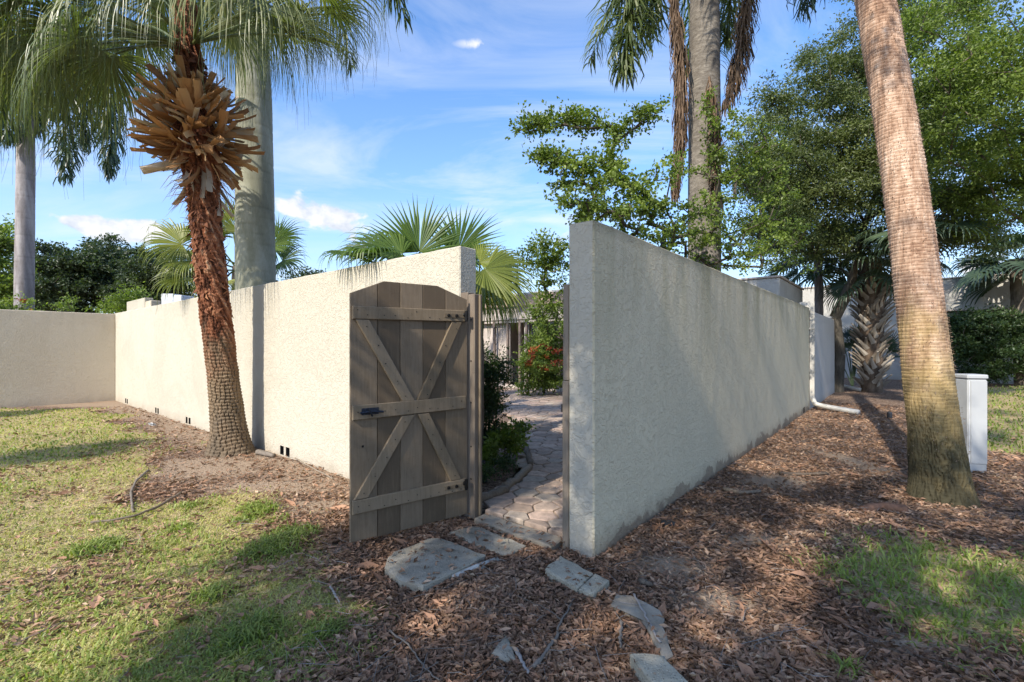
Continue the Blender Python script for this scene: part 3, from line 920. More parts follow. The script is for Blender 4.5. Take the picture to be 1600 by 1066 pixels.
def stick(name, pts, r, mat, label, cat='stick', z=.03, n=7, jit=.006):
    P = []
    for (px, py) in pts: P.append((*G(px, py, z), z))
    P = np.array(P); t = np.linspace(0, 1, len(P)); tt = np.linspace(0, 1, 18)
    R = np.stack([np.interp(tt, t, P[:, k]) for k in range(3)], -1)
    R += rng.normal(0, jit, R.shape) * [1, 1, .4]
    m = MB(); rr = np.interp(tt, [0, 1], r) * rng.uniform(.85, 1.15, 18)
    tube(m, R, rr, n); return m, R
def mkstick(name, pts, r, mat, label, cat='stick', z=.03, branch=None, jit=.0025):
    m, R = stick(name, pts, r, mat, label, cat, z, jit=jit)
    if branch:
        m2, _ = stick(name, branch, (r[1] * .8, r[1] * .3), mat, '', z=z + .004, jit=jit)
        k = m.n
        for V, vr in zip(m2.V, m2.var): m.V.append(V); m.var.append(vr)
        for f, mi in m2.F: m.F.append((f + k, mi))
        m.n += m2.n
    return m.build(name, mat, smooth=True, label=label, cat=cat)
M_drift = simple('driftwood_grey', (.21, .175, .14), .85, 0, .2, 30, .5)
M_paletw = simple('bleached_twig', (.36, .32, .29), .8, 0, .15, 30, .4)
M_rust = simple('reddish_bark', (.28, .14, .08), .9, 0, .2, 22, .6)
mkstick('branch', [(834, 1042), (858, 1012), (869, 996), (876, 970), (893, 944)], (.011, .004), M_drift, 'forked grey dead branch lying in the leaves below the gateway', 'branch', branch=[(877, 968), (852, 950), (805, 930)])
mkstick('stick', [(991, 929), (1008, 960), (1031, 1003)], (.0065, .005), M_paletw, 'pale bleached stick lying across the bent broken slab')
mkstick('stick', [(971, 972), (968, 1012)], (.008, .006), M_drift, 'short upright-looking grey stick left of the bent broken slab', jit=.003)
mkstick('stick', [(806, 1014), (814, 1030), (826, 1052)], (.010, .006), M_paletw, 'stubby pale stick just right of the triangular stone')
mkstick('stick', [(610, 986), (640, 1010), (660, 1040), (686, 1064)], (.005, .003), M_drift, 'long thin brown twig near the bottom edge left of the middle')
mkstick('stick', [(516, 917), (530, 940)], (.006, .004), M_paletw, 'short pale twig on the edge of the leaves left of the big slab', jit=.003)
mkstick('root', [(232, 735), (212, 752), (204, 770), (208, 800)], (.015, .010), M_drift, 'curved surface root on the lawn left of the leaning palm', 'root', z=.008)
mkstick('branch', [(143, 816), (180, 812), (212, 806), (250, 790), (282, 770)], (.008, .012), M_oldwood, 'bowed fallen branch on the lawn below the curved root', 'branch')
mkstick('bark_piece', [(1130, 764), (1158, 770), (1188, 768)], (.024, .018), M_oldwood, 'tan piece of bark on the mulch close to the shaded wall', 'bark', z=.02)
mkstick('bark_piece', [(1218, 740), (1255, 741), (1293, 740)], (.020, .014), M_oldwood, 'long thin bark strip in the middle of the mulch path', 'bark', z=.02)
mkstick('root', [(1346, 796), (1378, 792), (1418, 798)], (.035, .05), M_rust, 'reddish root spreading left from the ringed palm base', 'root', z=.01)
mkstick('bark_piece', [(998, 908), (1018, 914)], (.022, .014), M_oldwood, 'small pale bark chip right of the two shell-concrete blocks', 'bark', z=.018, jit=.003)
mkstick('palm_stalk', [(448, 704), (470, 722), (520, 748)], (.010, .007), M_oldwood, 'dry tan palm stalk along the foot of the sunlit wall', 'stalk')
mkstick('palm_stalk', [(402, 706), (428, 712)], (.035, .03), M_drift, 'thick grey stub lying against the base of the leaning palm', 'stalk', z=.03)
x0, y0 = G(1044, 821)
m = MB(); th = np.arange(16) / 16 * 2 * np.pi
V = np.concatenate([[(x0 + .065 * math.cos(a), y0 + .065 * math.sin(a), .0) for a in th], [(x0 + .065 * math.cos(a), y0 + .065 * math.sin(a), .022) for a in th], [(x0 + .05 * math.cos(a), y0 + .05 * math.sin(a), .028) for a in th]])
k = np.arange(16); k2 = (k + 1) % 16
m.add(V, np.concatenate([np.stack([k, k2, 16 + k2, 16 + k], -1), np.stack([16 + k, 16 + k2, 32 + k2, 32 + k], -1)])); m.F.append((np.array([[32 + q for q in range(16)]]), 0))
m.build('valve_lid', M_black, label='round black lid set in the soil by the shaded wall', cat='lid')
x0, y0 = G(1390, 655)
m = MB(); tube(m, [(x0, y0, 0), (x0, y0, .12)], .045, 10); tube(m, [(x0, y0, .12), (x0, y0, .15)], [.05, .03], 10)
m.build('sprinkler_head', M_black, label='small black sprinkler head on the mulch left of the ringed palm', cat='sprinkler')
x0, y0 = G(237, 668)
m = MB()
n = 26; d = nrm(rng.normal(0, 1, (n, 3))) * rng.uniform(.05, .09, (n, 1)); d[:, 2] = abs(d[:, 2])
for q in range(n):
    a = d[q]; b = d[(q + 5) % n]; c = d[(q + 11) % n]
    m.add([a * 1.1 + (x0, y0, .02), b + (x0, y0, .02), c * .8 + (x0, y0, .02)], [[0, 1, 2]])
m.build('paper_scrap', M_paper, label='crumpled white paper scrap on the bare soil by the sunlit wall', cat='litter')

# grass
def blades(name, N, r0, r1, test, mat, label, hmin, hmax, dens=None, wid=.0032, az=64, lmax=1.9):
    x, y = polar(N, r0, r1, az)
    k = test(x, y) & ~in_wall(x, y) & ~in_slab(x, y)
    x = x[k]; y = y[k]; n = len(x); r_ = np.hypot(x, y)
    cl = fbm(x * 2.3, y * 2.3, 3)
    h = rng.uniform(hmin, hmax, n) * (.55 + cl) * (1 + .02 * r_)
    a = rng.random(n) * 2 * np.pi; lean = rng.uniform(.3, lmax, n)
    d = np.stack([np.cos(a), np.sin(a), np.zeros(n)], -1)
    sd = np.stack([-np.sin(a), np.cos(a), np.zeros(n)], -1)
    w = (wid * rng.uniform(.6, 1.3, n) * (1 + .22 * r_))[:, None]
    P = np.stack([x, y, gz(x, y)], -1)
    mid = P + np.array([0, 0, 1.]) * (h * .55)[:, None] + d * (h * lean * .3)[:, None]
    tip = P + np.array([0, 0, 1.]) * (h * np.clip(1.05 - lean * .45, .12, 1))[:, None] + d * (h * lean)[:, None]
    V = np.stack([P - sd * w, P + sd * w, mid + sd * w * .8, mid - sd * w * .8, tip], 1).reshape(-1, 3)
    b = np.arange(n)[:, None] * 5
    m = MB()
    var = np.clip(rng.beta(1.6, 1.8, n) + (fbm(x * .8 + 9, y * .8, 3) - .5) * 1.1, 0, 1)
    m.add(V, (b + np.array([0, 1, 2, 3])), 0, np.repeat(var, 5))
    m.F.append(((b + np.array([3, 2, 4])), 0))
    return m.build(name, mat, kind='stuff', label=label, cat='grass')
def greenness(x, y):   # greener towards the far left and in tufts
    return sstep(.44, .60, fbm(x * .9 + 5, y * .9 + 2, 4)) * .8 + sstep(-3.4, -6.5, x) * .7
blades('dry_grass', 250000, 1.5, 17, lambda x, y: (rng.random(len(x)) < g_grass(x, y) ** 1.2) & (x < 1.5), M_blade, 'thin straw-green lawn grass on the left', .014, .034, wid=.0019, lmax=3.2)
blades('green_grass', 110000, 1.5, 17, lambda x, y: (rng.random(len(x)) < g_grass(x, y) ** 1.5 * greenness(x, y)) & (x < 1.5), M_blade_g, 'greener tufts of lawn grass on the left', .02, .055, wid=.0030)
blades('shade_grass', 130000, 1.8, 26, lambda x, y: (rng.random(len(x)) < g_grass(x, y) ** 1.1 * .9) & (x > 1.5), M_blade_g, 'green grass in the shade on the right', .03, .085, wid=.0030)
# isolated tufts at the edge of the bare soil
tufts = GP([(395, 795), (380, 812), (412, 800), (430, 815), (280, 826), (300, 790), (640, 905), (455, 838), (420, 862), (505, 990), (1325, 1045), (150, 860), (330, 930), (395, 985)])
def tuft_test(x, y):
    s = np.zeros(len(x), bool)
    for (a, b), rr in zip(tufts, [.17, .12, .15, .12, .12, .1, .03, .22, .22, .1, .05, .2, .12, .15, .2]): s |= np.hypot(x - a, y - b) < rr * rng.uniform(.2, 1.1, len(x))
    return s
blades('grass_tufts', 330000, 1.6, 7, tuft_test, M_blade_g, 'bright green weed tufts at the edge of the bare soil', .03, .085, wid=.003)

# ================================================================== PALM TRUNKS
def lathe(mb, pts, rfun, nseg, nring, disp, var_fn=None, mi=0, ease=None):
    """trunk surface around a path; disp(theta, height) gives radial offset in metres"""
    pts = np.asarray(pts, float); t0 = np.r_[0, np.cumsum(np.linalg.norm(np.diff(pts, axis=0), axis=1))]
    Lt = t0[-1]; s = np.linspace(0, Lt, nring)
    # smooth path: quadratic-like interpolation through a fine moving average
    C = np.stack([np.interp(s, t0, pts[:, k]) for k in range(3)], -1)
    w = max(3, nring // 8) | 1
    pad = np.pad(C, ((w // 2, w // 2), (0, 0)), mode='reflect', reflect_type='odd')
    C = np.stack([np.convolve(pad[:, k], np.ones(w) / w, 'valid') for k in range(3)], -1)
    th = np.arange(nseg) / nseg * 2 * np.pi
    TH, HH = np.meshgrid(th, s)
    dsp, var = disp(TH, HH)
    R = rfun(s)[:, None] + dsp
    V = C[:, None, :] + np.stack([np.cos(TH) * R, np.sin(TH) * R, np.zeros_like(R)], -1)
    i = np.arange(nring - 1)[:, None] * nseg; j = np.arange(nseg)[None]; k = (j + 1) % nseg
    mb.add(V.reshape(-1, 3), np.stack([i + j, i + k, i + nseg + k, i + nseg + j], -1).reshape(-1, 4), mi, np.clip(var, 0, 1).ravel())
    return C, s

def cyl(TH, k):    # seamless angular coordinate for noise
    return np.cos(TH) * k, np.sin(TH) * k
def ncyl(TH, HH, ka, kh, o=3, seed=0.0):
    a, b = cyl(TH, ka)
    return fbm(a + seed + HH * kh * .37, b + HH * kh + seed * 2, o) * .5 + fbm(a + 31 + seed, HH * kh + b * .5 + 7, o) * .5

def trunkmat(name, stops, zmoss=None, bs=.5, rough=.92):
    m, t = newmat(name)
    p = objc(t); a = attr(t)
    fib = t.noise(t.scalev(p, (30, 30, 9)), 1.5, 6, .7, .4)
    big = t.noise(p, 1.7, 4)
    f = t.math('ADD', t.math('MULTIPLY', a, .6), t.math('ADD', t.math('MULTIPLY', fib, .35), t.math('MULTIPLY', t.math('SUBTRACT', big, .5), .25)))
    c = t.ramp(f, stops)
    if zmoss:
        z = t.new('ShaderNodeSeparateXYZ', inp={0: p}).outputs[2]
        for (z0, z1, col, amt, sc) in zmoss:
            n = t.noise(t.scalev(p, (1, 1, .6)), sc, 5, .65)
            zz = t.math('ADD', z, t.math('MULTIPLY', t.math('SUBTRACT', n, .5), (z1 - z0) * 3.4))
            mr = t.new('ShaderNodeMapRange', inp={0: zz, 1: z0, 2: z1, 3: amt, 4: 0.0})
            c = t.mix(mr.outputs[0], c, t.mix(1.0, t.mix(.55, (1, 1, 1), t.mix(a, (.45, .45, .45), (1.3, 1.3, 1.3))), col, 'MULTIPLY'))
    return finish(m, t, c, rough, bump=fib, bs=bs, bd=.008, spec=.2)

M_tr_left = trunkmat('palm_trunk_left', [(.28, (.055, .022, .012)), (.42, (.17, .060, .028)), (.56, (.29, .125, .065)), (.72, (.40, .26, .16))],
                     [(.95, 1.75, (.23, .175, .11), .85, 3.0), (-.1, .9, (.125, .100, .072), .75, 4.0)])
M_tr_right = trunkmat('palm_trunk_ringed', [(.20, (.13, .070, .045)), (.36, (.29, .175, .112)), (.52, (.48, .325, .225)), (.70, (.62, .49, .38))],
                      [(1.15, 2.0, (.40, .29, .12), .80, 2.6), (.55, 1.2, (.17, .135, .065), .85, 3.2), (.12, .62, (.045, .042, .026), .92, 5.0)])
M_tr_royal = trunkmat('royal_palm_trunk', [(.2, (.16, .155, .11)), (.45, (.27, .27, .20)), (.6, (.36, .36, .29)), (.8, (.46, .46, .40))], None, .25, .8)
M_tr_grey = trunkmat('far_palm_trunk', [(.2, (.14, .12, .11)), (.45, (.24, .215, .21)), (.6, (.34, .31, .30)), (.8, (.44, .41, .40))], None, .25, .85)
M_boot = leafmat('palm_boot_tan', (.20, .085, .030), (.47, .255, .105), (.72, .49, .26), rough=.7, tr=.05)
M_boot_grey = leafmat('palm_boot_grey', (.20, .155, .105), (.42, .34, .25), (.60, .53, .42), rough=.8, tr=.0)
M_fibre = leafmat('palm_fibre_red', (.09, .030, .014), (.23, .085, .036), (.38, .19, .09), rough=.85, tr=.0)

# ---------- palm leaves
def fan_leaf(mb, hub, axis, normal, R, nseg=38, spread=2.5, droop=1.0, join=.42, mi=0, petiole=None, pr=.012, thread=0.0, fold=.35, vbase=None, steps=6, rg=rng):
    axis = nrm(axis); side = nrm(np.cross(normal, axis)); nn = np.cross(axis, side)
    th = np.linspace(-spread, spread, nseg) + rg.normal(0, .02, nseg)
    dth = 2 * spread / nseg
    L = R * (.62 + .38 * np.cos(th / spread * 1.25)) * rg.uniform(.9, 1.06, nseg)
    d0 = np.cos(th)[:, None] * axis + np.sin(th)[:, None] * side + nn * (fold * (np.abs(np.sin(th)) * .6)[:, None])
    d0 = nrm(d0)
    ts = np.linspace(0, 1, steps + 1)
    pos = np.repeat(np.asarray(hub, float)[None], nseg, 0) + d0 * R * .015
    sdir = nrm(np.cross(np.broadcast_to(nn, d0.shape), d0))
    cl = [pos]; dr = droop * rg.uniform(.75, 1.3, nseg)
    d = d0
    for q in range(steps):
        tm = (ts[q] + ts[q + 1]) / 2
        w = np.clip((tm - join * .75) / (1 - join * .75), 0, 1) ** 1.2 * dr
        w = np.clip(w, 0, .97)[:, None]
        dd = nrm(d0 * (1 - w) + np.array([0, 0, -1.]) * w + rg.normal(0, .03, (nseg, 3)) * (tm > join))
        pos = pos + dd * (L / steps)[:, None]
        cl.append(pos)
    cl = np.stack(cl, 1)                      # nseg, steps+1, 3
    wj = np.interp(ts, [0, join, join + .12, .8, 1], [.012, 1.0, .78, .34, .05])
    half = np.tan(dth / 2) * R * join * 1.08 * wj
    half[ts < join] = np.tan(dth / 2) * R * ts[ts < join] * 1.04 + .002
    sd = sdir[:, None] * half[None, :, None]
    up = np.broadcast_to(nn, cl.shape) * half[None, :, None] * .55
    A = cl + sd; B = cl + up; Cc = cl - sd
    V = np.stack([A, B, Cc], 2).reshape(-1, 3)
    per = (steps + 1) * 3
    k = np.arange(nseg)[:, None, None] * per; s_ = np.arange(steps)[None, :, None] * 3
    f1 = np.array([0, 1, 4, 3]); f2 = np.array([1, 2, 5, 4])
    Fq = np.concatenate([(k + s_ + f1).reshape(-1, 4), (k + s_ + f2).reshape(-1, 4)])
    vb = rg.uniform(.2, .8) if vbase is None else vbase
    vs = np.clip(vb + rg.normal(0, .13, nseg), 0, 1)
    vv = np.clip(vs[:, None] + np.interp(ts, [0, .3, 1], [.12, 0, .12])[None], 0, 1)
    mb.add(V, Fq, mi, np.repeat(vv.reshape(-1), 3))
    if thread > 0:
        n = int(nseg * thread); ids = rg.integers(0, nseg, n)
        st = cl[ids, rg.integers(3, steps, n)]
        ln = rg.uniform(.15, .6, n) * R
        e = st + np.array([0, 0, -1.]) * ln[:, None] + rg.normal(0, .07, (n, 3)) * ln[:, None]
        mdl = (st + e) / 2 + rg.normal(0, .05, (n, 3)) * ln[:, None]
        r0 = np.full(n, .0022)
        edges_tubes(mb, st, mdl, r0, r0 * .8, 3, mi, .95); edges_tubes(mb, mdl, e, r0 * .8, r0 * .5, 3, mi, .95)
    if petiole is not None:
        p0 = np.asarray(petiole, float); h = np.asarray(hub, float)
        Lp = np.linalg.norm(h - p0)
        tt = np.linspace(0, 1, 9)[:, None]
        c = (p0 + h) / 2 + np.array([0, 0, 1.]) * Lp * .10
        bz = (1 - tt) ** 2 * p0 + 2 * (1 - tt) * tt * c + tt ** 2 * h
        tube(mb, bz, np.linspace(pr * 1.7, pr, 9), 6, mi, .75)

def pinnate(mb, p0, d0, L, nl=60, ll=.6, droop=1.0, ldroop=.8, mi=0, planes=2, lw=.016, vbase=.5, steps=18, tipfrac=.5, rg=rng, hang=0.0):
    """feather leaf: arching rachis, leaflets in several planes"""
    d = nrm(np.asarray(d0, float)); p = np.asarray(p0, float)
    pts = [p]; ds = [d]
    for q in range(steps):
        f = (q + 1) / steps
        d = nrm(d + np.array([0, 0, -1.]) * droop * .14 * (.4 + f) + rg.normal(0, .01, 3))
        p = p + d * L / steps; pts.append(p); ds.append(d)
    pts = np.array(pts); ds = np.array(ds)
    tube(mb, pts, np.linspace(.022, .005, steps + 1), 5, mi, .8)
    u = np.sort(rg.random(nl)) * .88 + .12
    P = np.stack([np.interp(u * steps, np.arange(steps + 1), pts[:, k]) for k in range(3)], -1)
    T = nrm(np.stack([np.interp(u * steps, np.arange(steps + 1), ds[:, k]) for k in range(3)], -1))
    ref = nrm(np.cross(np.asarray(d0, float), [0, 0, 1]) + 1e-3)
    for sgn in (-1, 1):
        n = nl
        sd = nrm(np.cross(T, np.cross(np.broadcast_to(ref, T.shape), T))) * sgn
        up = np.cross(T, sd) * sgn
        ang = rg.choice(np.linspace(-.7, .7, max(planes, 1)), n) + rg.normal(0, .15, n)
        dl = nrm(sd * np.cos(ang)[:, None] + up * np.sin(ang)[:, None] + T * rg.uniform(.35, .75, n)[:, None])
        lng = ll * np.interp(u, [.1, .3, .75, 1], [.7, 1, .9, tipfrac]) * rg.uniform(.8, 1.1, n)
        W_ = lw * rg.uniform(.7, 1.2, n)
        pos = P.copy(); lay = []
        wd = np.cross(dl, T); wd = nrm(wd + 1e-4)
        K = 4
        for q in range(K + 1):
            hw = (W_ * [.5, 1, .9, .6, .08][q])[:, None]
            lay.append(np.stack([pos + wd * hw, pos - wd * hw], 1))
            w = np.clip(ldroop * ((q + .5) / K) * 1.0 + hang, 0, .96)
            dd = nrm(dl * (1 - w) + np.array([0, 0, -1.]) * w + rg.normal(0, .04, (n, 3)))
            pos = pos + dd * (lng / K)[:, None]
        V = np.stack(lay, 1).reshape(-1, 3)
        k = np.arange(n)[:, None, None] * (2 * (K + 1)); s_ = np.arange(K)[None, :, None] * 2
        Fq = (k + s_ + np.array([0, 1, 3, 2])).reshape(-1, 4)
        vv = np.clip(vbase + rg.normal(0, .18, n), 0, 1)
        mb.add(V, Fq, mi, np.repeat(vv, 2 * (K + 1)))

# ---------- the leaning palm on the left
lp = thing('leaning_palm', 'leaning fan palm with red-brown trunk and burst of tan leaf bases, at the sunlit wall', 'palm tree', (-3.93, 6.56, 0))
LPC = np.array([(-3.93, 6.56, -.05), (-3.98, 6.53, .6), (-4.03, 6.45, 1.4), (-4.09, 6.36, 2.4), (-4.13, 6.30, 3.2), (-4.2, 6.22, 4.3), (-4.27, 6.17, 5.3), (-4.30, 6.15, 6.0)])
def disp_left(TH, HH):
    low = sstep(2.2, 1.0, HH) if False else 1 - sstep(1.0, 2.0, HH)
    # lower: horizontal ridges broken by vertical cracks;  upper: ragged fibre
    warp = (ncyl(TH, HH, 1.2, 1.5, 3) - .5) * .10
    fr = (HH + warp) / .048
    ring = (fr - np.floor(fr)); ring = np.where(ring < .75, ring / .75, (1 - ring) / .25)
    cell = np.floor(fr)
    vk = TH / (2 * np.pi) * 22 + np.sin(cell * 12.9) * 3 + (ncyl(TH, HH, 2, 6, 2, 3.) - .5) * 1.2
    vf = np.abs(vk - np.round(vk)) * 2
    crack = sstep(.30, .0, 1 - vf) if False else sstep(.72, .98, vf)
    n1 = ncyl(TH, HH, 5, 7, 4); n2 = ncyl(TH, HH, 10, 22, 3, 9.)
    dl = ring * .016 - crack * .020 + (n1 - .5) * .030
    du = (n1 - .5) * .085 + (n2 - .5) * .05 + ring * .010
    vl = .34 + ring * .32 - crack * .40 + (n1 - .5) * .7
    vu = .36 + (n1 - .5) * 1.6 + (n2 - .5) * 1.0
    flare = .10 * np.exp(-HH / .20) * (1 + .25 * np.cos(3 * TH + 1)) + .03 * np.exp(-HH / .6)
    return dl * low + du * (1 - low) + flare, vl * low + vu * (1 - low)
m = MB()
lathe(m, LPC, lambda s: np.interp(s, [0, .5, 1.2, 3, 3.7, 4.3, 4.85, 5.1, 6.1], [.200, .188, .180, .170, .18, .26, .18, .14, .12]), 132, 420, disp_left)
m.build('trunk', M_tr_left, lp, smooth=False)
def palm_c(h): return np.array([np.interp(h, LPC[:, 2], LPC[:, k]) for k in range(2)] + [h])
# torn leaf-base flakes and fibre on the upper trunk
m = MB()
for k in range(760):
    h = rng.uniform(1.9, 5.4) if k % 3 else rng.uniform(2.3, 3.6); a = rng.random() * 2 * np.pi
    c = palm_c(h); r = .172
    o = np.array([math.cos(a), math.sin(a), 0]); tn = np.array([-math.sin(a), math.cos(a), 0])
    w = rng.uniform(.006, .035); ln = rng.uniform(.04, .16)
    b = c + o * (r - .01)
    sl = rng.uniform(-1.6, 1.6)
    d = nrm(tn * sl + np.array([0, 0, rng.choice([-1, 1]) * .8]) + o * rng.uniform(.15, .55))
    e = b + d * ln; wv = nrm(np.cross(d, o)) * w
    m.add([b - wv, b + wv, (b + e) / 2 + wv * .8 + o * .012, (b + e) / 2 - wv * .8 + o * .014, e], [[0, 1, 2, 3]], 0, rng.beta(1.5, 1.8))
    m.F.append((np.array([[m.n - 2, m.n - 3, m.n - 1]]), 0))
m.build('trunk_fibre', M_fibre, lp, kind='stuff')
# individual leaf bases (boots)
def boot_mesh(k, hanging=False):
    m = MB(); n = 7; Lb = 1.0
    w0 = rng.uniform(.09, .12); w1 = rng.uniform(.075, .105); bend = rng.uniform(-.22, .38) * (1 if not hanging else 1.6); tws = rng.uniform(-.5, .5)
    V = []
    cut = rng.uniform(-.35, .35)
    for q in range(n):
        t = q / (n - 1); hw = (w0 + (w1 - w0) * t ** .6) * (1 if q < n - 1 else .96) / 2 * 1.9 * (1 - .15 * math.sin(t * 3.1))
        z = bend * t * t; th_ = .016 - .006 * t
        cup = .30 * hw
        x = Lb * t
        V += [(x - cut * hw * (q == n - 1), -hw, z + cup), (x, -hw * .45, z), (x, hw * .45, z), (x + cut * hw * (q == n - 1), hw, z + cup),
              (x, hw * .5, z - th_), (x, -hw * .5, z - th_)]
    V = np.array(V)
    V[:, 1:] += rng.normal(0, .0045, V[:, 1:].shape)
    ca, sa_ = np.cos(tws * V[:, 0]), np.sin(tws * V[:, 0]); zc_ = bend * V[:, 0] ** 2; yy, zz_ = V[:, 1].copy(), V[:, 2] - zc_
    V[:, 1] = yy * ca - zz_ * sa_; V[:, 2] = yy * sa_ + zz_ * ca + zc_
    Fq = []
    for q in range(n - 1):
        for j in range(6):
            a = q * 6 + j; b = q * 6 + (j + 1) % 6
            Fq.append([a, b, b + 6, a + 6])
    m.add(V, np.array(Fq)[:, ::-1], 0, rng.uniform(.15, .95))
    m.F.append((np.array([[m.n - 6, m.n - 5, m.n - 4, m.n - 3, m.n - 2, m.n - 1]])[:, ::-1], 0))
    return m.mesh('leaf_base', M_boot if k % 4 else M_boot_grey)
boots = [boot_mesh(k) for k in range(14)]
boots_h = [boot_mesh(0, True) for k in range(4)] + [boot_mesh(1, True)]
LP0 = np.array([-3.93, 6.56, 0])
def put_boot(me, h, a, elev, ln, wsc, r=.20, roll=0):
    c = palm_c(h)
    dirv = Vector((math.cos(a) * math.cos(elev), math.sin(a) * math.cos(elev), math.sin(elev)))
    up = Vector((-math.cos(a) * math.sin(elev), -math.sin(a) * math.sin(elev), math.cos(elev)))
    up = Matrix.Rotation(roll, 3, dirv) @ up
    y = up.cross(dirv)
    M = Matrix((dirv, y, up)).transposed()
    o = bpy.data.objects.new('leaf_base', me); COL.objects.link(o); o.parent = lp
    o.location = c + np.array([math.cos(a) * r, math.sin(a) * r, 0]) - LP0
    o.rotation_euler = M.to_euler(); o.scale = (ln, wsc, ln if ln < .8 else .8)
    return o
def put_boot_s(me, h, a, elev, ln, wsc, r, roll, skew):
    o = put_boot(me, h, a, elev, ln, wsc, r=r, roll=roll)
    M = o.rotation_euler.to_matrix(); M = Matrix.Rotation(skew, 3, 'Z') @ M
    o.rotation_euler = M.to_euler()
for k in range(298):
    f = k / 298
    el = np.interp(f, [0, .12, .35, .6, .85, 1], [-.95, -.55, -.10, .22, .78, 1.25]) + rng.normal(0, .24)
    h = 3.96 + .92 * f + rng.normal(0, .05)
    a = k * 2.39996 + rng.normal(0, .12)
    ln = np.interp(el, [-1, -.5, 0, .35, .8, 1.25], [.27, .36, .37, .31, .24, .20]) * rng.uniform(.6, 1.35)
    rb = .10 + .20 * math.sqrt(max(0, 1 - ((h - 4.35) / .6) ** 2))
    put_boot_s(boots[rng.integers(14)], h, a, el, ln, rng.uniform(.36, .72), rb, rng.normal(0, .6), rng.normal(0, .32))
for k in range(20):
    a = (-.9 + rng.normal(0, .9)) if k % 2 else rng.random() * 6.28
    put_boot(boots_h[k % 5], 3.72 + rng.uniform(-.15, .25), a, -1.25 + rng.normal(0, .16), rng.uniform(.22, .5), rng.uniform(.25, .5), r=.17, roll=rng.normal(0, .6))
# shaggy fibre between the leaf bases
n = 900
hh_ = rng.uniform(3.55, 4.95, n); a = rng.random(n) * 2 * np.pi; el = np.interp(hh_, [3.5, 4.3, 5], [-1.0, -.1, 1.0]) + rng.normal(0, .4, n)
cx = np.interp(hh_, LPC[:, 2], LPC[:, 0]); cy = np.interp(hh_, LPC[:, 2], LPC[:, 1])
dv = np.stack([np.cos(a) * np.cos(el), np.sin(a) * np.cos(el), np.sin(el)], -1)
P0 = np.stack([cx, cy, hh_], -1) + dv * .16; ln = rng.uniform(.12, .42, n)[:, None]
P1 = P0 + dv * ln * .55 + rng.normal(0, .03, (n, 3)); P2 = P1 + nrm(dv + [0, 0, -.7]) * ln * .5 + rng.normal(0, .03, (n, 3))
m = MB(); r0 = rng.uniform(.002, .006, n)
edges_tubes(m, P0, P1, r0, r0 * .8, 3, 0, .5); edges_tubes(m, P1, P2, r0 * .8, r0 * .2, 3, 0, .7)
m.build('crown_fibre', M_fibre, lp, kind='stuff')
# green fans of the leaning palm
hc = palm_c(5.45)
def frond(parent, hub, axis, normal, R, mat, pet=None, name='frond', **kw):
    m = MB(); fan_leaf(m, hub, axis, normal, R, petiole=pet, **kw)
    return m.build(name, mat, parent)
LF = [  # hub px, py, depth ; axis ; R ; droop
    ((112, 44), 5.9, (-.9, -.15, .1), 1.25, 1.35), ((172, 88), 6.3, (-.55, .5, -.35), 1.1, 1.2), ((60, -20), 5.6, (-.7, -.6, .1), 1.3, 1.3), ((30, 60), 6.4, (-.8, .2, -.1), 1.25, 1.4), ((85, 100), 6.6, (-.5, .3, -.2), 1.2, 1.4), ((20, 0), 5.5, (-.7, -.4, 0), 1.3, 1.4),
    ((454, 56), 6.1, (.95, -.1, .0), 1.05, .70), ((500, -20), 5.7, (.8, -.4, .2), 1.2, 1.1), ((395, -30), 5.4, (.4, -.9, .1), 1.2, 1.3), ((425, 10), 5.9, (.7, -.5, -.1), 1.05, 1.4), ((470, 30), 6.6, (.8, .3, -.1), 1.05, 1.1), ((520, 10), 6.5, (.8, .3, -.1), .9, 1.0),
    ((330, -45), 5.2, (.05, -1, .1), 1.15, 1.3), ((250, -50), 5.3, (-.2, -.95, .1), 1.15, 1.3), ((180, -30), 5.5, (-.5, -.8, .2), 1.25, 1.3), ((215, -10), 5.6, (-.4, -.7, 0), 1.2, 1.5), ((150, 10), 5.8, (-.6, -.5, 0), 1.2, 1.5),
    ((420, 20), 7.0, (.5, .85, -.1), 1.1, 1.2), ((215, 40), 7.1, (-.4, .85, 0), 1.1, 1.2), ((10, 30), 6.2, (-.95, .1, 0), 1.2, 1.35), ((350, 0), 6.9, (.2, .85, -.1), 1.1, 1.3), ((255, 0), 7.0, (-.2, .85, -.1), 1.1, 1.3), ((140, 70), 7.2, (-.5, .7, -.1), 1.2, 1.3),
    ((300, -60), 7.4, (0, .95, .2), 1.2, 1.2), ((-60, -10), 5.8, (-1, 0, .1), 1.3, 1.3), ((300, -150), 6.4, (.1, -.3, 1), 1.2, .5), ((200, -170), 6.2, (-.6, 0, .8), 1.2, .7), ((410, -150), 6.2, (.6, 0, .8), 1.2, .7),
    ((120, 60), 5.2, (-.6, -.7, -.1), 1.15, 1.5), ((360, 30), 6.9, (.3, .8, -.3), 1.0, 1.3), ((-20, 110), 6.8, (-.8, .3, -.2), 1.1, 1.4)]
for k, ((px, py), dp, ax, R, dr) in enumerate(LF):
    h = D(px, py, dp)
    nrmv = np.array([0, 0, 1.]) + np.array(ax) * -.1 + rng.normal(0, .12, 3)
    A_x = np.array(ax, float) + np.array([0, 0, -.15]); sp_d = 2.35
    if dr >= 1.2:
        nrmv = nrm(ax) * [1, 1, 0] + [0, 0, .55] + rng.normal(0, .15, 3); A_x = nrm(ax) * .55 + [0, 0, -.7]; sp_d = 1.9
    frond(lp, h, A_x, nrmv, R * (1.15 if dr >= 1.2 else 1), M_palm, hc + rng.normal(0, .05, 3), nseg=62, droop=dr, thread=1.3, join=.30, spread=sp_d, steps=9, vbase=rng.uniform(.4, .9))

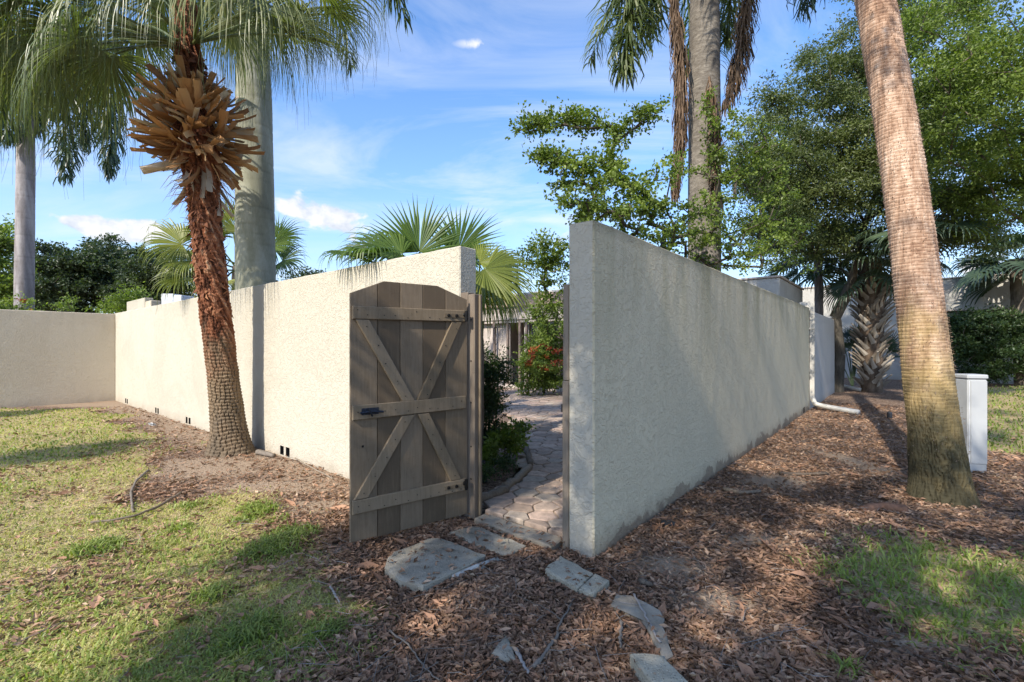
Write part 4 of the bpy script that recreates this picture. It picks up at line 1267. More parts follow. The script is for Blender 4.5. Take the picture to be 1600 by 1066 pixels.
# ---------- ringed palm on the right
rp = thing('ringed_palm', 'tall leaning palm with ringed pinkish trunk and mossy foot on the right', 'palm tree', (4.22, 4.62, 0))
RPC = np.array([(4.24, 4.60, -.08), (4.215, 4.64, .5), (4.18, 4.70, 1.2), (4.12, 4.78, 2.4), (4.05, 4.92, 3.8), (3.96, 5.10, 5.3), (3.84, 5.30, 7.2), (3.75, 5.45, 8.6)])
def disp_right(TH, HH):
    warp = (ncyl(TH, HH, .8, .9, 3, 5.) - .5) * .09 + (ncyl(TH, HH, 4, 3, 2, 2.) - .5) * .012
    sp_ = .036
    fr = (HH + warp) / sp_
    ring = fr - np.floor(fr)
    prof_ = np.where(ring < .82, ring / .82, (1 - ring) / .18)      # overlapping upward lips
    jag = ncyl(TH, HH * 1.0, 16, 9, 2, 11.)
    low = 1 - sstep(.55, 1.3, HH + (ncyl(TH, HH, 1, 1, 2) - .5) * .5)
    vk = TH / (2 * np.pi) * 46 + (ncyl(TH, HH, 3, 4, 3, 3.) - .5) * 7
    vf = np.abs(vk - np.round(vk)) * 2
    n1 = ncyl(TH, HH, 4, 5, 4)
    dl = -(vf ** 3) * .018 + (n1 - .5) * .034 + prof_ * .004
    du = prof_ * .0065 * (.3 + 1.3 * jag) + (n1 - .5) * .014 + (jag - .5) * .009
    vl = .45 - vf ** 2 * .42 + (n1 - .5) * 1.0
    vu = .28 + prof_ * .34 * (.4 + 1.2 * jag) + (n1 - .5) * .9
    flare = .075 * np.exp(-HH / .12) * (1 + .35 * np.cos(4 * TH)) + .050 * np.exp(-HH / .55)
    return dl * low + du * (1 - low) + flare, vl * low + vu * (1 - low)
m = MB()
lathe(m, RPC, lambda s: np.interp(s, [0, .5, 1.2, 2.5, 5.3, 8.6], [.205, .200, .193, .183, .170, .15]), 168, 620, disp_right)
m.build('trunk', M_tr_right, rp, smooth=False)
m = MB()      # ragged fibre stubs along the ring lips
n = 5200
h = rng.uniform(.4, 5.6, n); a = rng.random(n) * 2 * np.pi
cx = np.interp(h, RPC[:, 2], RPC[:, 0]); cy = np.interp(h, RPC[:, 2], RPC[:, 1]); rr = np.interp(h, [0, .5, 1.2, 2.5, 5.3], [.250, .232, .210, .192, .176])
o = np.stack([np.cos(a), np.sin(a), np.zeros(n)], -1)
P = np.stack([cx, cy, h], -1) + o * rr[:, None]
dirs = nrm(o * .9 + np.array([0, 0, 1.]) * rng.uniform(.2, 1.4, n)[:, None] + rng.normal(0, .3, (n, 3)))
ln = rng.uniform(.008, .024, n)[:, None]
w = np.cross(dirs, o); w = nrm(w) * rng.uniform(.002, .005, n)[:, None]
V = np.stack([P - w, P + w, P + dirs * ln], 1).reshape(-1, 3)
m.add(V, np.arange(3 * n).reshape(-1, 3), 0, np.repeat(np.clip(rng.beta(2, 2, n), 0, 1), 3))
m.build('ring_fibre', leafmat('ring_fibre_tan', (.17, .10, .065), (.36, .25, .175), (.52, .42, .32), rough=.9, tr=0.0), rp, kind='stuff')
crown_c = np.array([3.75, 5.45, 8.6])
for k in range(18):
    a = k * 2.4; el = rng.uniform(-.2, 1.0)
    d = np.array([math.cos(a) * math.cos(el), math.sin(a) * math.cos(el), math.sin(el)])
    hb = crown_c + d * rng.uniform(1.0, 1.3)
    if hb[2] < 7.9: hb[2] = 7.9
    frond(rp, hb, d + np.array([0, 0, -.2]), (0, 0, 1), 1.0, M_palm, crown_c, nseg=26, droop=.9, steps=5)

# ---------- royal palms
def royal(name, label, base, top, r0, r1, mat, Hc, mi=None, bulge=.0, fr=(), frl=3.2, vb=.45, rings=.16, up=6, lmat=None):
    t = thing(name, label, 'palm tree', (base[0], base[1], 0))
    H = Hc
    pts = np.array([(base[0], base[1], -.1), ((base[0] + top[0]) / 2, (base[1] + top[1]) / 2, H / 2), (top[0], top[1], H)])
    def disp(TH, HH):
        n1 = ncyl(TH, HH, 2.2, 1.6, 4, base[0]); n2 = ncyl(TH, HH, 7, 5, 3, base[1])
        fr_ = (HH + (ncyl(TH, HH, .7, .8, 2) - .5) * .05) / rings; g = np.abs(fr_ - np.round(fr_)) * 2
        gr = sstep(.86, 1.0, g) if False else sstep(.16, 0, g)
        return -gr * .005 + (n1 - .5) * .012, .5 + (n1 - .5) * 1.1 - gr * .16 + (n2 - .5) * .5
    m = MB(); lathe(m, pts, lambda s: np.interp(s, [0, .4, H * .35, H * .7, H], [r0 * 1.25, r0, r0 * (1 + bulge), r0 * .95, r1]), 56, 260, disp)
    m.build('trunk', mat, t, smooth=True)
    tp = np.array([top[0], top[1], H])
    # crownshaft and upper leaves (out of the picture but part of the tree)
    m = MB(); lathe(m, np.array([tp - [0, 0, .05], tp + [0, 0, .6], tp + [0, 0, 1.2]]), lambda s: np.interp(s, [0, .3, 1.25], [r1 * 1.1, r1 * 1.15, .05]), 24, 16, lambda T_, H_: (T_ * 0, T_ * 0 + .7))
    m.build('crownshaft', M_palm_fresh, t, smooth=True)
    for (a, el, L, dr, kind) in fr:
        d = (math.cos(a) * math.cos(el), math.sin(a) * math.cos(el), math.sin(el))
        m = MB()
        if kind == 'dead':
            pinnate(m, tp - [0, 0, .2], d, L, 110, .62, dr, 1.6, planes=4, lw=.011, hang=.35, vbase=.5)
            m.build('dead_frond', M_dead, t)
        else:
            pinnate(m, tp + [0, 0, .5], d, L, 100, .75, dr, .85, planes=4, lw=.019, vbase=vb)
            m.build('frond', lmat or M_palm, t)
    return t, tp
ra = lambda *d: rad(d[0])
b1 = D(402, 540, 8.3); t1 = D(397, 60, 8.3)
royal('royal_palm', 'smooth grey-green royal palm trunk rising close behind the sunlit wall', (b1[0], b1[1]), (t1[0] - .03, t1[1]), .305, .19, M_tr_royal, 8.6, bulge=.06,
      fr=[(rad(a), .5, 3.4, 1.0, 'g') for a in range(20, 360, 52)])
b2 = D(36, 540, 13.6); t2 = D(42, 200, 13.6)
rt, tp2 = royal('royal_palm', 'distant grey royal palm trunk at the left edge, with drooping feather leaves', (b2[0], b2[1]), (t2[0], t2[1]), .215, .165, M_tr_grey, 9.6, fr=[], lmat=M_palm_blue)
LEFT_FRONDS = [((70, 60), 13.3, (98, 292), 13.0, .62), ((150, 60), 13.4, (165, 285), 13.4, .45), ((0, 60), 13.2, (8, 225), 13.0, .6), ((118, 40), 14, (128, 240), 14, .6), ((-40, 60), 13.4, (-35, 260), 13.4, .6), ((40, 60), 14.2, (52, 215), 14.2, .6)]
# trunk tall enough for the crown: fronds start at the top of it
# ---------- tall palm in the middle with dead skirts
b3 = D(1100, 540, 8.2); t3 = D(1101, 0, 8.2)
mp, tp3 = royal('tall_palm', 'tall brown-grey palm with hanging dead fronds behind the shaded wall', (b3[0], b3[1]), (t3[0], t3[1]), .275, .235, barkmat('tall_palm_bark', (.075, .062, .05), (.16, .14, .115), (.30, .265, .22), 5, (1, 1, 2.6), .6, .02), 8.4,
                fr=[(rad(a), .55, 3.6, .9, 'g') for a in range(0, 360, 60)])
def hang_frond(parent, top, bot, nl, ll, mat, name, vb=.5, lw=.011, spread=.12, taper=.35, wmid=1.0):
    """frond hanging straight down, leaflets folded along it"""
    m = MB(); top = np.array(top); bot = np.array(bot); L = np.linalg.norm(bot - top)
    tt = np.linspace(0, 1, 14)[:, None]
    c = top + (bot - top) * tt + np.array([1, .4, 0]) * np.sin(tt * 3.1) * .05 * L
    tube(m, c, np.linspace(.022, .006, 14), 5, 0, .7)
    n = nl; u = rng.random(n) * .92
    P = np.stack([np.interp(u, tt[:, 0], c[:, k]) for k in range(3)], -1)
    a = rng.random(n) * 2 * np.pi
    o = np.stack([np.cos(a), np.sin(a) * .8, np.zeros(n)], -1)
    w_ = spread * np.interp(u, [0, .25, .6, 1], [.5, 1, .9, taper]) * wmid * rng.uniform(.4, 1.15, n)
    lng = ll * np.interp(u, [0, .5, 1], [.9, 1, .55]) * rng.uniform(.7, 1.15, n)
    P1 = P + o * (w_ * .75)[:, None] + np.array([0, 0, -1.]) * (lng * .3)[:, None]
    P2 = P + o * w_[:, None] * 1.0 + np.array([0, 0, -1.]) * (lng * .68)[:, None] + rng.normal(0, .014, (n, 3))
    P3 = P + o * (w_ * rng.uniform(.6, 1.25, n))[:, None] + np.array([0, 0, -1.]) * lng[:, None] + rng.normal(0, .02, (n, 3))
    wd = nrm(np.cross(o, [0, 0, 1.]) + rng.normal(0, .6, (n, 3)) * [1, 1, .2]) * lw
    V = np.stack([P - wd * .5, P + wd * .5, P1 - wd, P1 + wd, P2 - wd * .8, P2 + wd * .8, P3 - wd * .1, P3 + wd * .1], 1).reshape(-1, 3)
    k = np.arange(n)[:, None, None] * 8; s_ = np.arange(3)[None, :, None] * 2
    m.add(V, (k + s_ + np.array([0, 1, 3, 2])).reshape(-1, 4), 0, np.repeat(np.clip(rng.beta(2, 2, n) + vb - .5, 0, 1), 8))
    return m.build(name, mat, parent)
for (a, da, b, db, sp_) in LEFT_FRONDS:
    hang_frond(rt, D(*a, da), D(*b, db), 520, .62, M_palm_blue, 'frond', .42, lw=.022, spread=sp_, taper=.25)
hang_frond(mp, D(1050, -40, 7.9), D(1048, 322, 7.9), 1000, .55, M_dead, 'dead_frond', .48, spread=.14)
hang_frond(mp, D(1172, -60, 7.9), D(1126, 180, 8.0), 600, .5, M_dead, 'dead_frond', .42, spread=.20)
hang_frond(mp, D(1108, 120, 7.85), D(1112, 330, 7.85), 260, .4, M_dead, 'dead_frond', .38, spread=.15)
hang_frond(mp, D(970, -130, 8.4), D(972, 125, 8.0), 620, .62, M_palm, 'frond', .45, lw=.017, spread=.56, taper=.25)
hang_frond(mp, D(1010, -110, 8.9), D(1012, 60, 8.9), 260, .6, M_palm, 'frond', .35, lw=.016, spread=.5)
hang_frond(mp, D(1066, -60, 8.8), D(1072, 130, 8.8), 220, .5, M_palm_fresh, 'frond', .4, lw=.015, spread=.3)
hang_frond(mp, D(1140, -60, 8.7), D(1133, 70, 8.7), 200, .5, M_palm, 'frond', .45, lw=.015, spread=.35)
hang_frond(mp, D(1252, -90, 8.2), D(1260, 22, 8.2), 190, .45, M_palm_blue, 'frond', .5, lw=.015, spread=.30)

# ================================================================== FAN PALMS BEHIND THE WALL
def fanpalm(name, label, base, fr, mat, H, R, trunk_r=.12, hang=(), pr=.011, spread=2.6, group=None, tmat=None, dead=0, **kw):
    t = thing(name, label, 'palm tree', (base[0], base[1], 0), group=group)
    m = MB()
    def disp(TH, HH):
        n1 = ncyl(TH, HH, 3, 6, 3, base[0]); return (n1 - .5) * .05, .5 + (n1 - .5) * 1.5
    top = np.array([base[0], base[1], H])
    lathe(m, np.array([(base[0], base[1], -.1), (base[0], base[1], H * .5), (base[0], base[1], H + .05)]), lambda s: s * 0 + trunk_r, 20, 40, disp)
    m.build('trunk', tmat or M_bark, t)
    for (hub, ax, nv, R_, dr) in fr:
        frond(t, hub, ax, nv, R_, mat, top + rng.normal(0, .03, 3), droop=dr, pr=pr, spread=spread, **kw)
    return t
p = D(690, 540, 6.0)
fanpalm('fan_palm', 'green fan palm spreading over the wall top just behind the gate', (p[0], p[1] + .1), [
    (D(655, 394, 5.9), (.05, .1, 1), (.15, -1, .2), .72, .12), (D(716, 392, 6.2), (.6, .1, .8), (-.2, -1, .3), .70, .2),
    (D(628, 398, 5.55), (-.75, -.25, .25), (.1, -.6, .9), .78, .75), (D(596, 396, 5.8), (-.9, .2, .35), (.2, -.7, .8), .66, .6),
    (D(690, 406, 6.6), (.2, .7, .5), (0, -.3, 1), .65, .4), (D(735, 410, 6.5), (.95, .2, .1), (0, -.5, .9), .55, .6), (D(588, 396, 5.12), (-.25, -.8, .0), (0, -.2, 1), .52, 1.15), (D(560, 402, 5.4), (-.6, -.6, .0), (0, -.3, 1), .55, 1.0)],
    M_palm_fresh, 2.1, .8, trunk_r=.11, spread=1.75, nseg=34, join=.5, steps=7, thread=.15)
fanpalm('fan_palm', 'yellow-green fan palm leaning past the wall end above the open gateway', (D(742, 540, 5.6)[0], 5.75), [
    (D(757, 420, 5.0), (.70, -.1, -.5), (.25, -.75, .6), .82, .80), (D(750, 410, 5.4), (.8, .1, .3), (-.3, -.8, .5), .45, .4), (D(762, 415, 5.2), (.9, 0, -.3), (.1, -.8, .6), .66, .8),
    (D(752, 425, 5.1), (.3, -.3, -.8), (.5, -.7, .3), .75, .9), (D(765, 432, 5.5), (.7, .3, -.5), (.2, -.8, .5), .72, .85), (D(746, 440, 5.0), (.1, -.5, -.8), (.3, -.8, .3), .6, .9)],
    M_palm_yel, 1.75, .8, trunk_r=.10, spread=1.5, nseg=30, join=.38, steps=7, thread=.4)
fr = []
for (px, py, dd, ax, R_, dr) in [(285, 360, 9.1, (-.7, -.3, .1), 1.25, 1.0), (300, 385, 9.0, (-.5, -.6, -.2), 1.1, 1.1), (330, 350, 9.5, (-.3, -.5, .5), 1.0, .8), (372, 340, 9.4, (.3, -.4, .6), 1.1, .7), (285, 410, 9.0, (-.6, -.5, -.3), .95, 1.0),
                            (430, 372, 10, (.8, .1, .3), 1.1, .65), (448, 395, 9.8, (.9, -.2, 0), .95, .75), (395, 420, 9.2, (.4, -.6, -.2), .9, 1.0), (345, 420, 9.1, (-.1, -.7, -.4), 1.0, 1.05), (360, 320, 10, (0, .3, .8), .9, .5), (440, 360, 10.2, (.7, .3, .6), .9, .4)]:
    fr.append((D(px if px < 400 else px - 6, py + (22 if px < 400 else 12), dd), ax, np.array([ax[0] * .4, -1.0, .55]), R_ * .72, dr))
fanpalm('fan_palm', 'yellowish drooping fan palm seen on both sides of the leaning trunk, behind the wall', (D(375, 540, 9.8)[0], 9.8), fr[:5] + fr[7:10], M_palm_yel, 3.1, 1, trunk_r=.15, nseg=44, join=.42, steps=7, spread=2.1, thread=.8)
fanpalm('fan_palm', 'dark green fan palm right of the smooth royal palm trunk, behind the wall', (D(425, 540, 10.4)[0], 10.4), [fr[5], fr[6], fr[10]], M_palm_fresh, 2.9, 1, trunk_r=.13, nseg=36, join=.42, steps=7, spread=2.0, thread=.3)

# ---------- palms on the right behind the wall
M_sabal = trunkmat('sabal_trunk', [(.3, (.05, .036, .026)), (.5, (.14, .10, .07)), (.7, (.24, .18, .13))])
sx, sy = G(1362, 614); sy += .35; sx = (1362 - 800) / F * sy
sb = thing('cabbage_palm', 'cabbage palm with criss-crossed leaf bases on its trunk, at the end of the mulch path', 'palm tree', (sx, sy, 0))
m = MB(); lathe(m, np.array([(sx, sy, -.1), (sx, sy, 2.0), (sx - .05, sy, 4.3)]), lambda s: np.interp(s, [0, .5, 3, 4.4], [.30, .27, .34, .3]), 40, 90, lambda T_, H_: ((ncyl(T_, H_, 3, 5, 3) - .5) * .08, .5 + (ncyl(T_, H_, 4, 6, 3) - .5)))
m.build('trunk', M_sabal, sb)
def sboot():
    m = MB(); n = 6; V = []
    for q in range(n):
        t = q / (n - 1); hw = (.075 - .045 * t); x = t
        V += [(x, -hw, .10 * t * t), (x, 0, .02 + .10 * t * t), (x, hw, .10 * t * t), (x, 0, -.03 + .10 * t * t)]
    Fq = []
    for q in range(n - 1):
        for j in range(4): a = q * 4 + j; b = q * 4 + (j + 1) % 4; Fq.append([a, a + 4, b + 4, b])
    m.add(V, Fq, 0, rng.uniform(.2, .95)); m.F.append((np.array([[m.n - 4, m.n - 3, m.n - 2, m.n - 1]])[:, ::-1], 0))
    return m.mesh('leaf_base', leafmat('sabal_boot', (.14, .115, .085), (.30, .26, .205), (.46, .42, .35), rough=.85, tr=.0) if False else M_sboot)
M_sboot = leafmat('sabal_boot', (.13, .105, .078), (.30, .255, .20), (.48, .43, .36), rough=.85, tr=.0)
sbm = [sboot() for _ in range(4)]
for k in range(150):
    h = .12 + k / 150 * 3.5; a = k * 2.39996 + rng.normal(0, .08)
    rr = .25 + .03 * h
    tw = .55 * (1 if k % 2 else -1)
    o = Vector((math.cos(a), math.sin(a), 0)); tn = Vector((-math.sin(a), math.cos(a), 0))
    dirv = (Vector((0, 0, 1)) * .75 + o * .38 + tn * tw * .8).normalized()
    up = (o - dirv * o.dot(dirv)).normalized(); y = up.cross(dirv)
    ob = bpy.data.objects.new('leaf_base', sbm[rng.integers(4)]); COL.objects.link(ob); ob.parent = sb
    ob.location = (math.cos(a) * rr, math.sin(a) * rr, h); ob.rotation_euler = Matrix((dirv, y, up)).transposed().to_euler()
    ob.scale = (rng.uniform(.36, .50), 1, .9)
stp = np.array([sx - .05, sy, 4.2])
for k in range(24):
    a = k * 2.4; el = rng.uniform(-.75, .8)
    d = np.array([math.cos(a) * math.cos(el), math.sin(a) * math.cos(el), math.sin(el)])
    frond(sb, stp + d * rng.uniform(1.1, 1.5), d + np.array([0, 0, -.25]), (0, 0, 1), 1.1, M_palm_blue, stp, nseg=30, droop=.95, steps=6, vbase=rng.uniform(.2, .8))
for k, (px, dd, hgt, rr, px2) in enumerate([(1282, 16.5, 4.6, .13, 1278), (1600, 17.5, 4.7, .26, 1592)]):
    q = D(px, 540, dd); q2 = D(px2, 540, dd)
    lab = ['slim fan palm with hanging bluish leaves over the far wall left of the cabbage palm', 'palm trunk cut by the right edge of the picture, beside the round bush'][k]
    t = thing('fan_palm', lab, 'palm tree', (q[0], q[1], 0))
    m = MB(); lathe(m, np.array([(q[0], q[1], -.1), ((q[0] + q2[0]) / 2, q[1], hgt / 2), (q2[0], q[1], hgt)]), lambda s: s * 0 + rr, 28, 60, lambda T_, H_: ((ncyl(T_, H_, 3, 5, 3) - .5) * .04, .5 + (ncyl(T_, H_, 4, 6, 3) - .5)))
    m.build('trunk', [M_tr_grey, M_bark][k], t)
    tp_ = np.array([q2[0], q[1], hgt])
    for j in range(20):
        a = j * 2.4; el = rng.uniform(-.7, .9)
        d = np.array([math.cos(a) * math.cos(el), math.sin(a) * math.cos(el), math.sin(el)])
        frond(t, tp_ + d * rng.uniform(.9, 1.3), d + np.array([0, 0, -.25]), (0, 0, 1), 1.0 + .3 * k, M_palm_blue, tp_, nseg=26, droop=.95, steps=5)
q = D(1450, 540, 12.5)
t = thing('fan_palm', 'dark fan palm with thin hanging fingers just right of the ringed trunk', 'palm tree', (q[0], q[1], 0))
m = MB(); lathe(m, np.array([(q[0], q[1], -.1), (q[0], q[1], 2), (q[0], q[1], 4.6)]), lambda s: s * 0 + .16, 24, 50, lambda T_, H_: ((ncyl(T_, H_, 3, 5, 3) - .5) * .04, .5 + (ncyl(T_, H_, 4, 6, 3) - .5))); m.build('trunk', M_bark_dk, t)
tp_ = np.array([q[0], q[1], 4.6])
for j in range(20):
    a = j * 2.4; el = rng.uniform(-.5, .9)
    d = np.array([math.cos(a) * math.cos(el), math.sin(a) * math.cos(el), math.sin(el)])
    frond(t, tp_ + d * rng.uniform(.7, 1.1), d + np.array([0, 0, -.25]), (0, 0, 1), 1.0, M_palm_blue, tp_, nseg=28, droop=.9, steps=6)
# low spiky palmettos around the cabbage palm
for k, (px, py, R_, lab) in enumerate([(1352, 608, .8, 'dark spiky palmetto against the left side of the cabbage palm'), (1392, 604, .9, 'dark spiky palmetto between the cabbage palm and the ringed trunk'),
                             (1478, 602, 1.0, 'dark spiky palmetto right of the ringed trunk under the window')]):
    x0, y0 = G(px, py); y0 += .6
    t = thing('palmetto', lab, 'palmetto', (x0, y0, 0))
    c = np.array([x0, y0, .9 + .3 * (k == 0)])
    for j in range(13):
        a = rng.random() * 6.28; el = rng.uniform(.1, 1.3)
        d = np.array([math.cos(a) * math.cos(el), math.sin(a) * math.cos(el), math.sin(el)])
        frond(t, c + d * rng.uniform(.2, .5) + [0, 0, rng.uniform(-.2, .6)], d, rng.normal(0, .4, 3) + [0, -.4, .8], R_ * .75, M_palm_blue, (x0, y0, 0), nseg=26, droop=.15, join=.3, steps=4, spread=2.2, vbase=rng.uniform(.1, .6))

# ================================================================== BROADLEAF TREES
def grow(trunk_pts, targets, step=.35, jit=.07, rg=rng, lift=.12, alpha=.35):
    """space-filling branching: each target point is joined to the nearest useful node"""
    tp_ = np.array(trunk_pts, float)
    nodes = [tp_[0]]; par = [-1]; dist = [0.]
    for a in tp_[1:]:
        nodes.append(a); par.append(len(nodes) - 2); dist.append(dist[-1] + np.linalg.norm(a - nodes[-2]))
    start = max(0, len(nodes) - 3)
    N_ = np.zeros((60000, 3)); N_[:len(nodes)] = nodes; Dn = np.zeros(60000); Dn[:len(nodes)] = dist; cnt = len(nodes); par = list(par)
    root = tp_[-1]
    order = np.argsort(np.linalg.norm(targets - root, axis=1))
    for k in order:
        T = targets[k]
        d = np.linalg.norm(N_[start:cnt] - T, axis=1) + alpha * (Dn[start:cnt] - Dn[start])
        j = int(np.argmin(d)) + start
        a = N_[j].copy(); L = np.linalg.norm(T - a); n = max(1, int(L / step)); prev = j
        bow = np.array([0, 0, lift * L]) + rg.normal(0, .08 * L, 3)
        for q in range(1, n + 1):
            f = q / n
            p = a + (T - a) * f + bow * math.sin(f * math.pi) + (rg.normal(0, jit, 3) * step * 2 if q < n else 0)
            N_[cnt] = p; Dn[cnt] = Dn[prev] + np.linalg.norm(p - N_[prev]); par.append(prev); prev = cnt; cnt += 1
    return N_[:cnt], np.array(par)
def branches_mesh(m, nodes, par, r_tip, r_trunk, ntrunk, n=5, mi=0):
    cnt = len(nodes); w = np.zeros(cnt)
    ch = np.zeros(cnt, int)
    for k in range(1, cnt): ch[par[k]] += 1
    w[ch == 0] = r_tip ** 2.3
    for k in range(cnt - 1, 0, -1): w[par[k]] += w[k]
    r = w ** (1 / 2.3)
    r = np.minimum(r, r_trunk); sc = r_trunk / max(r[ntrunk - 1], 1e-6)
    r = np.where(np.arange(cnt) < ntrunk, r * sc, np.minimum(r * min(sc, 1.6), r_trunk * .8))
    r[0] *= 1.25
    k = np.arange(1, cnt)
    edges_tubes(m, nodes[par[k]], nodes[k], np.minimum(r[par[k]], r[k] * 1.5), r[k], n, mi, .5)
    return r
def foliage(m, C, nper, sig, size, rg=rng, flat=.6, mi=0, aspect=.5, bright=None, updir=.5):
    """C cluster centres; nper leaves each, gaussian round short twig lines"""
    C = np.asarray(C); n = len(C) * nper
    cc = np.repeat(C, nper, 0)
    tw = 5
    tdir = nrm(rg.normal(0, 1, (len(C), tw, 3)) * [1, 1, .55])
    ti = rg.integers(0, tw, n); ci = np.repeat(np.arange(len(C)), nper)
    sg = np.broadcast_to(np.asarray(sig, float), (len(C),))[ci]
    P = cc + tdir[ci, ti] * (rg.random(n) * sg * 1.5)[:, None] + rg.normal(0, 1, (n, 3)) * (sg * .30)[:, None] * [1, 1, flat]
    ax = nrm(rg.normal(0, 1, (n, 3)) + tdir[ci, ti] * .8 + [0, 0, -.15])
    up = nrm(rg.normal(0, .65, (n, 3)) + [0, 0, updir])
    side = nrm(np.cross(up, ax)); up2 = np.cross(ax, side)
    L = (size * rg.uniform(.65, 1.3, n))[:, None]; Wd = L * aspect * .5
    V = np.stack([P, P + ax * L * .45 - side * Wd + up2 * L * .10, P + ax * L, P + ax * L * .45 + side * Wd + up2 * L * .10], 1).reshape(-1, 3)
    b = np.arange(n)[:, None] * 4
    cb = rg.random(len(C)) if bright is None else np.asarray(bright)
    var = np.clip(cb[ci] * .5 + rg.beta(2, 2, n) * .6 - .05, 0, 1)
    m.add(V, b + np.array([0, 1, 2]), mi, np.repeat(var, 4)); m.F.append((b + m.n - 4 * n * 0 - m.n + (m.n - 4 * n) + np.array([0, 2, 3]), mi))
def tree(name, label, cat, trunk_pts, targets, r_trunk, leaf, nper, sig, size, r_tip=.006, bark=None, group=None, step=.35, flat=.6, nsides=5, aspect=.5, lift=.12, rg=rng, alpha=.35, crown_name='crown', jit=.07):
    base = trunk_pts[0]
    t = thing(name, label, cat, (float(base[0]), float(base[1]), 0), group=group)
    nodes, par = grow(trunk_pts, targets, step, rg=rg, lift=lift, alpha=alpha, jit=jit)
    m = MB(); branches_mesh(m, nodes, par, r_tip, r_trunk, len(trunk_pts), nsides)
    m.build('trunk', bark or M_bark, t, smooth=True)
    m = MB(); foliage(m, targets, nper, sig, size, rg=rg, flat=flat, aspect=aspect)
    m.build(crown_name, leaf, t)
    return t
def blob(px, py, dep, rx, ry, n, dd=.0, rg=rng, shell=.35):
    """cluster centres in a lens round a sight point; dd = depth half-extent"""
    out = []
    c = D(px, py, dep); wx = rx / F * dep; wz = ry / F * dep
    while len(out) < n:
        v = rg.normal(0, 1, 3); v /= np.linalg.norm(v); v *= rg.random() ** shell
        out.append(c + v * [wx, dd or wx, wz])
    return np.array(out)

# big dense tree on the right
T = np.concatenate([blob(1250, 235, 13.5, 90, 120, 48, 1.5), blob(1330, 190, 14, 120, 140, 60, 1.8), blob(1420, 130, 13.5, 120, 150, 56, 1.8), blob(1320, 330, 14, 110, 80, 44, 1.6),
                    blob(1480, 300, 14, 110, 90, 40, 1.8), blob(1215, 300, 12.5, 60, 70, 22, 1.0), blob(1230, 380, 14, 60, 50, 14, .8), blob(1440, 20, 13.5, 130, 90, 30, 1.6), blob(1500, 370, 13.5, 90, 40, 16, 1.2), blob(1300, 120, 13.8, 60, 60, 16, 1.0), blob(1450, 220, 13.8, 110, 90, 34, 1.4), blob(1290, 270, 13.6, 90, 80, 26, 1.2), blob(1185, 250, 13.2, 50, 60, 14, .7), blob(1200, 350, 13.2, 50, 50, 12, .7)])
bx, by = D(1306, 540, 15.2)[:2]
tree('oak_tree', 'big dense dark oak filling the sky left of and behind the ringed trunk', 'tree', [(bx, by, -.1), (bx + .05, by - .1, 1.2), (bx - .1, by - .1, 2.4), (bx + .2, by - .4, 3.4)], T, .17, M_leaf_dense, 430, .42, .085, aspect=.45, bark=M_bark_dk, step=.5)

T = np.concatenate([blob(1540, 120, 9.5, 90, 90, 34, 1.2), blob(1590, 230, 10, 70, 80, 26, 1.1), blob(1530, 250, 11, 80, 70, 24, 1.1), blob(1500, 40, 10, 80, 60, 20, 1.0), blob(1620, 60, 9.5, 80, 90, 22, 1.2),
                    blob(1575, 330, 11, 60, 45, 14, .8), blob(1700, 200, 10, 90, 150, 20, 1.5), blob(1520, 180, 10.5, 90, 110, 30, 1.0)])
bx, by = D(1700, 540, 10.5)[:2]
tree('broadleaf_tree', 'brighter leafy tree reaching in from the upper right edge', 'tree', [(bx, by, -.1), (bx, by, 1.2), (bx - .1, by, 2.3)], T, .16, M_leaf_bright, 250, .36, .085, aspect=.42, bark=M_bark, step=.4)

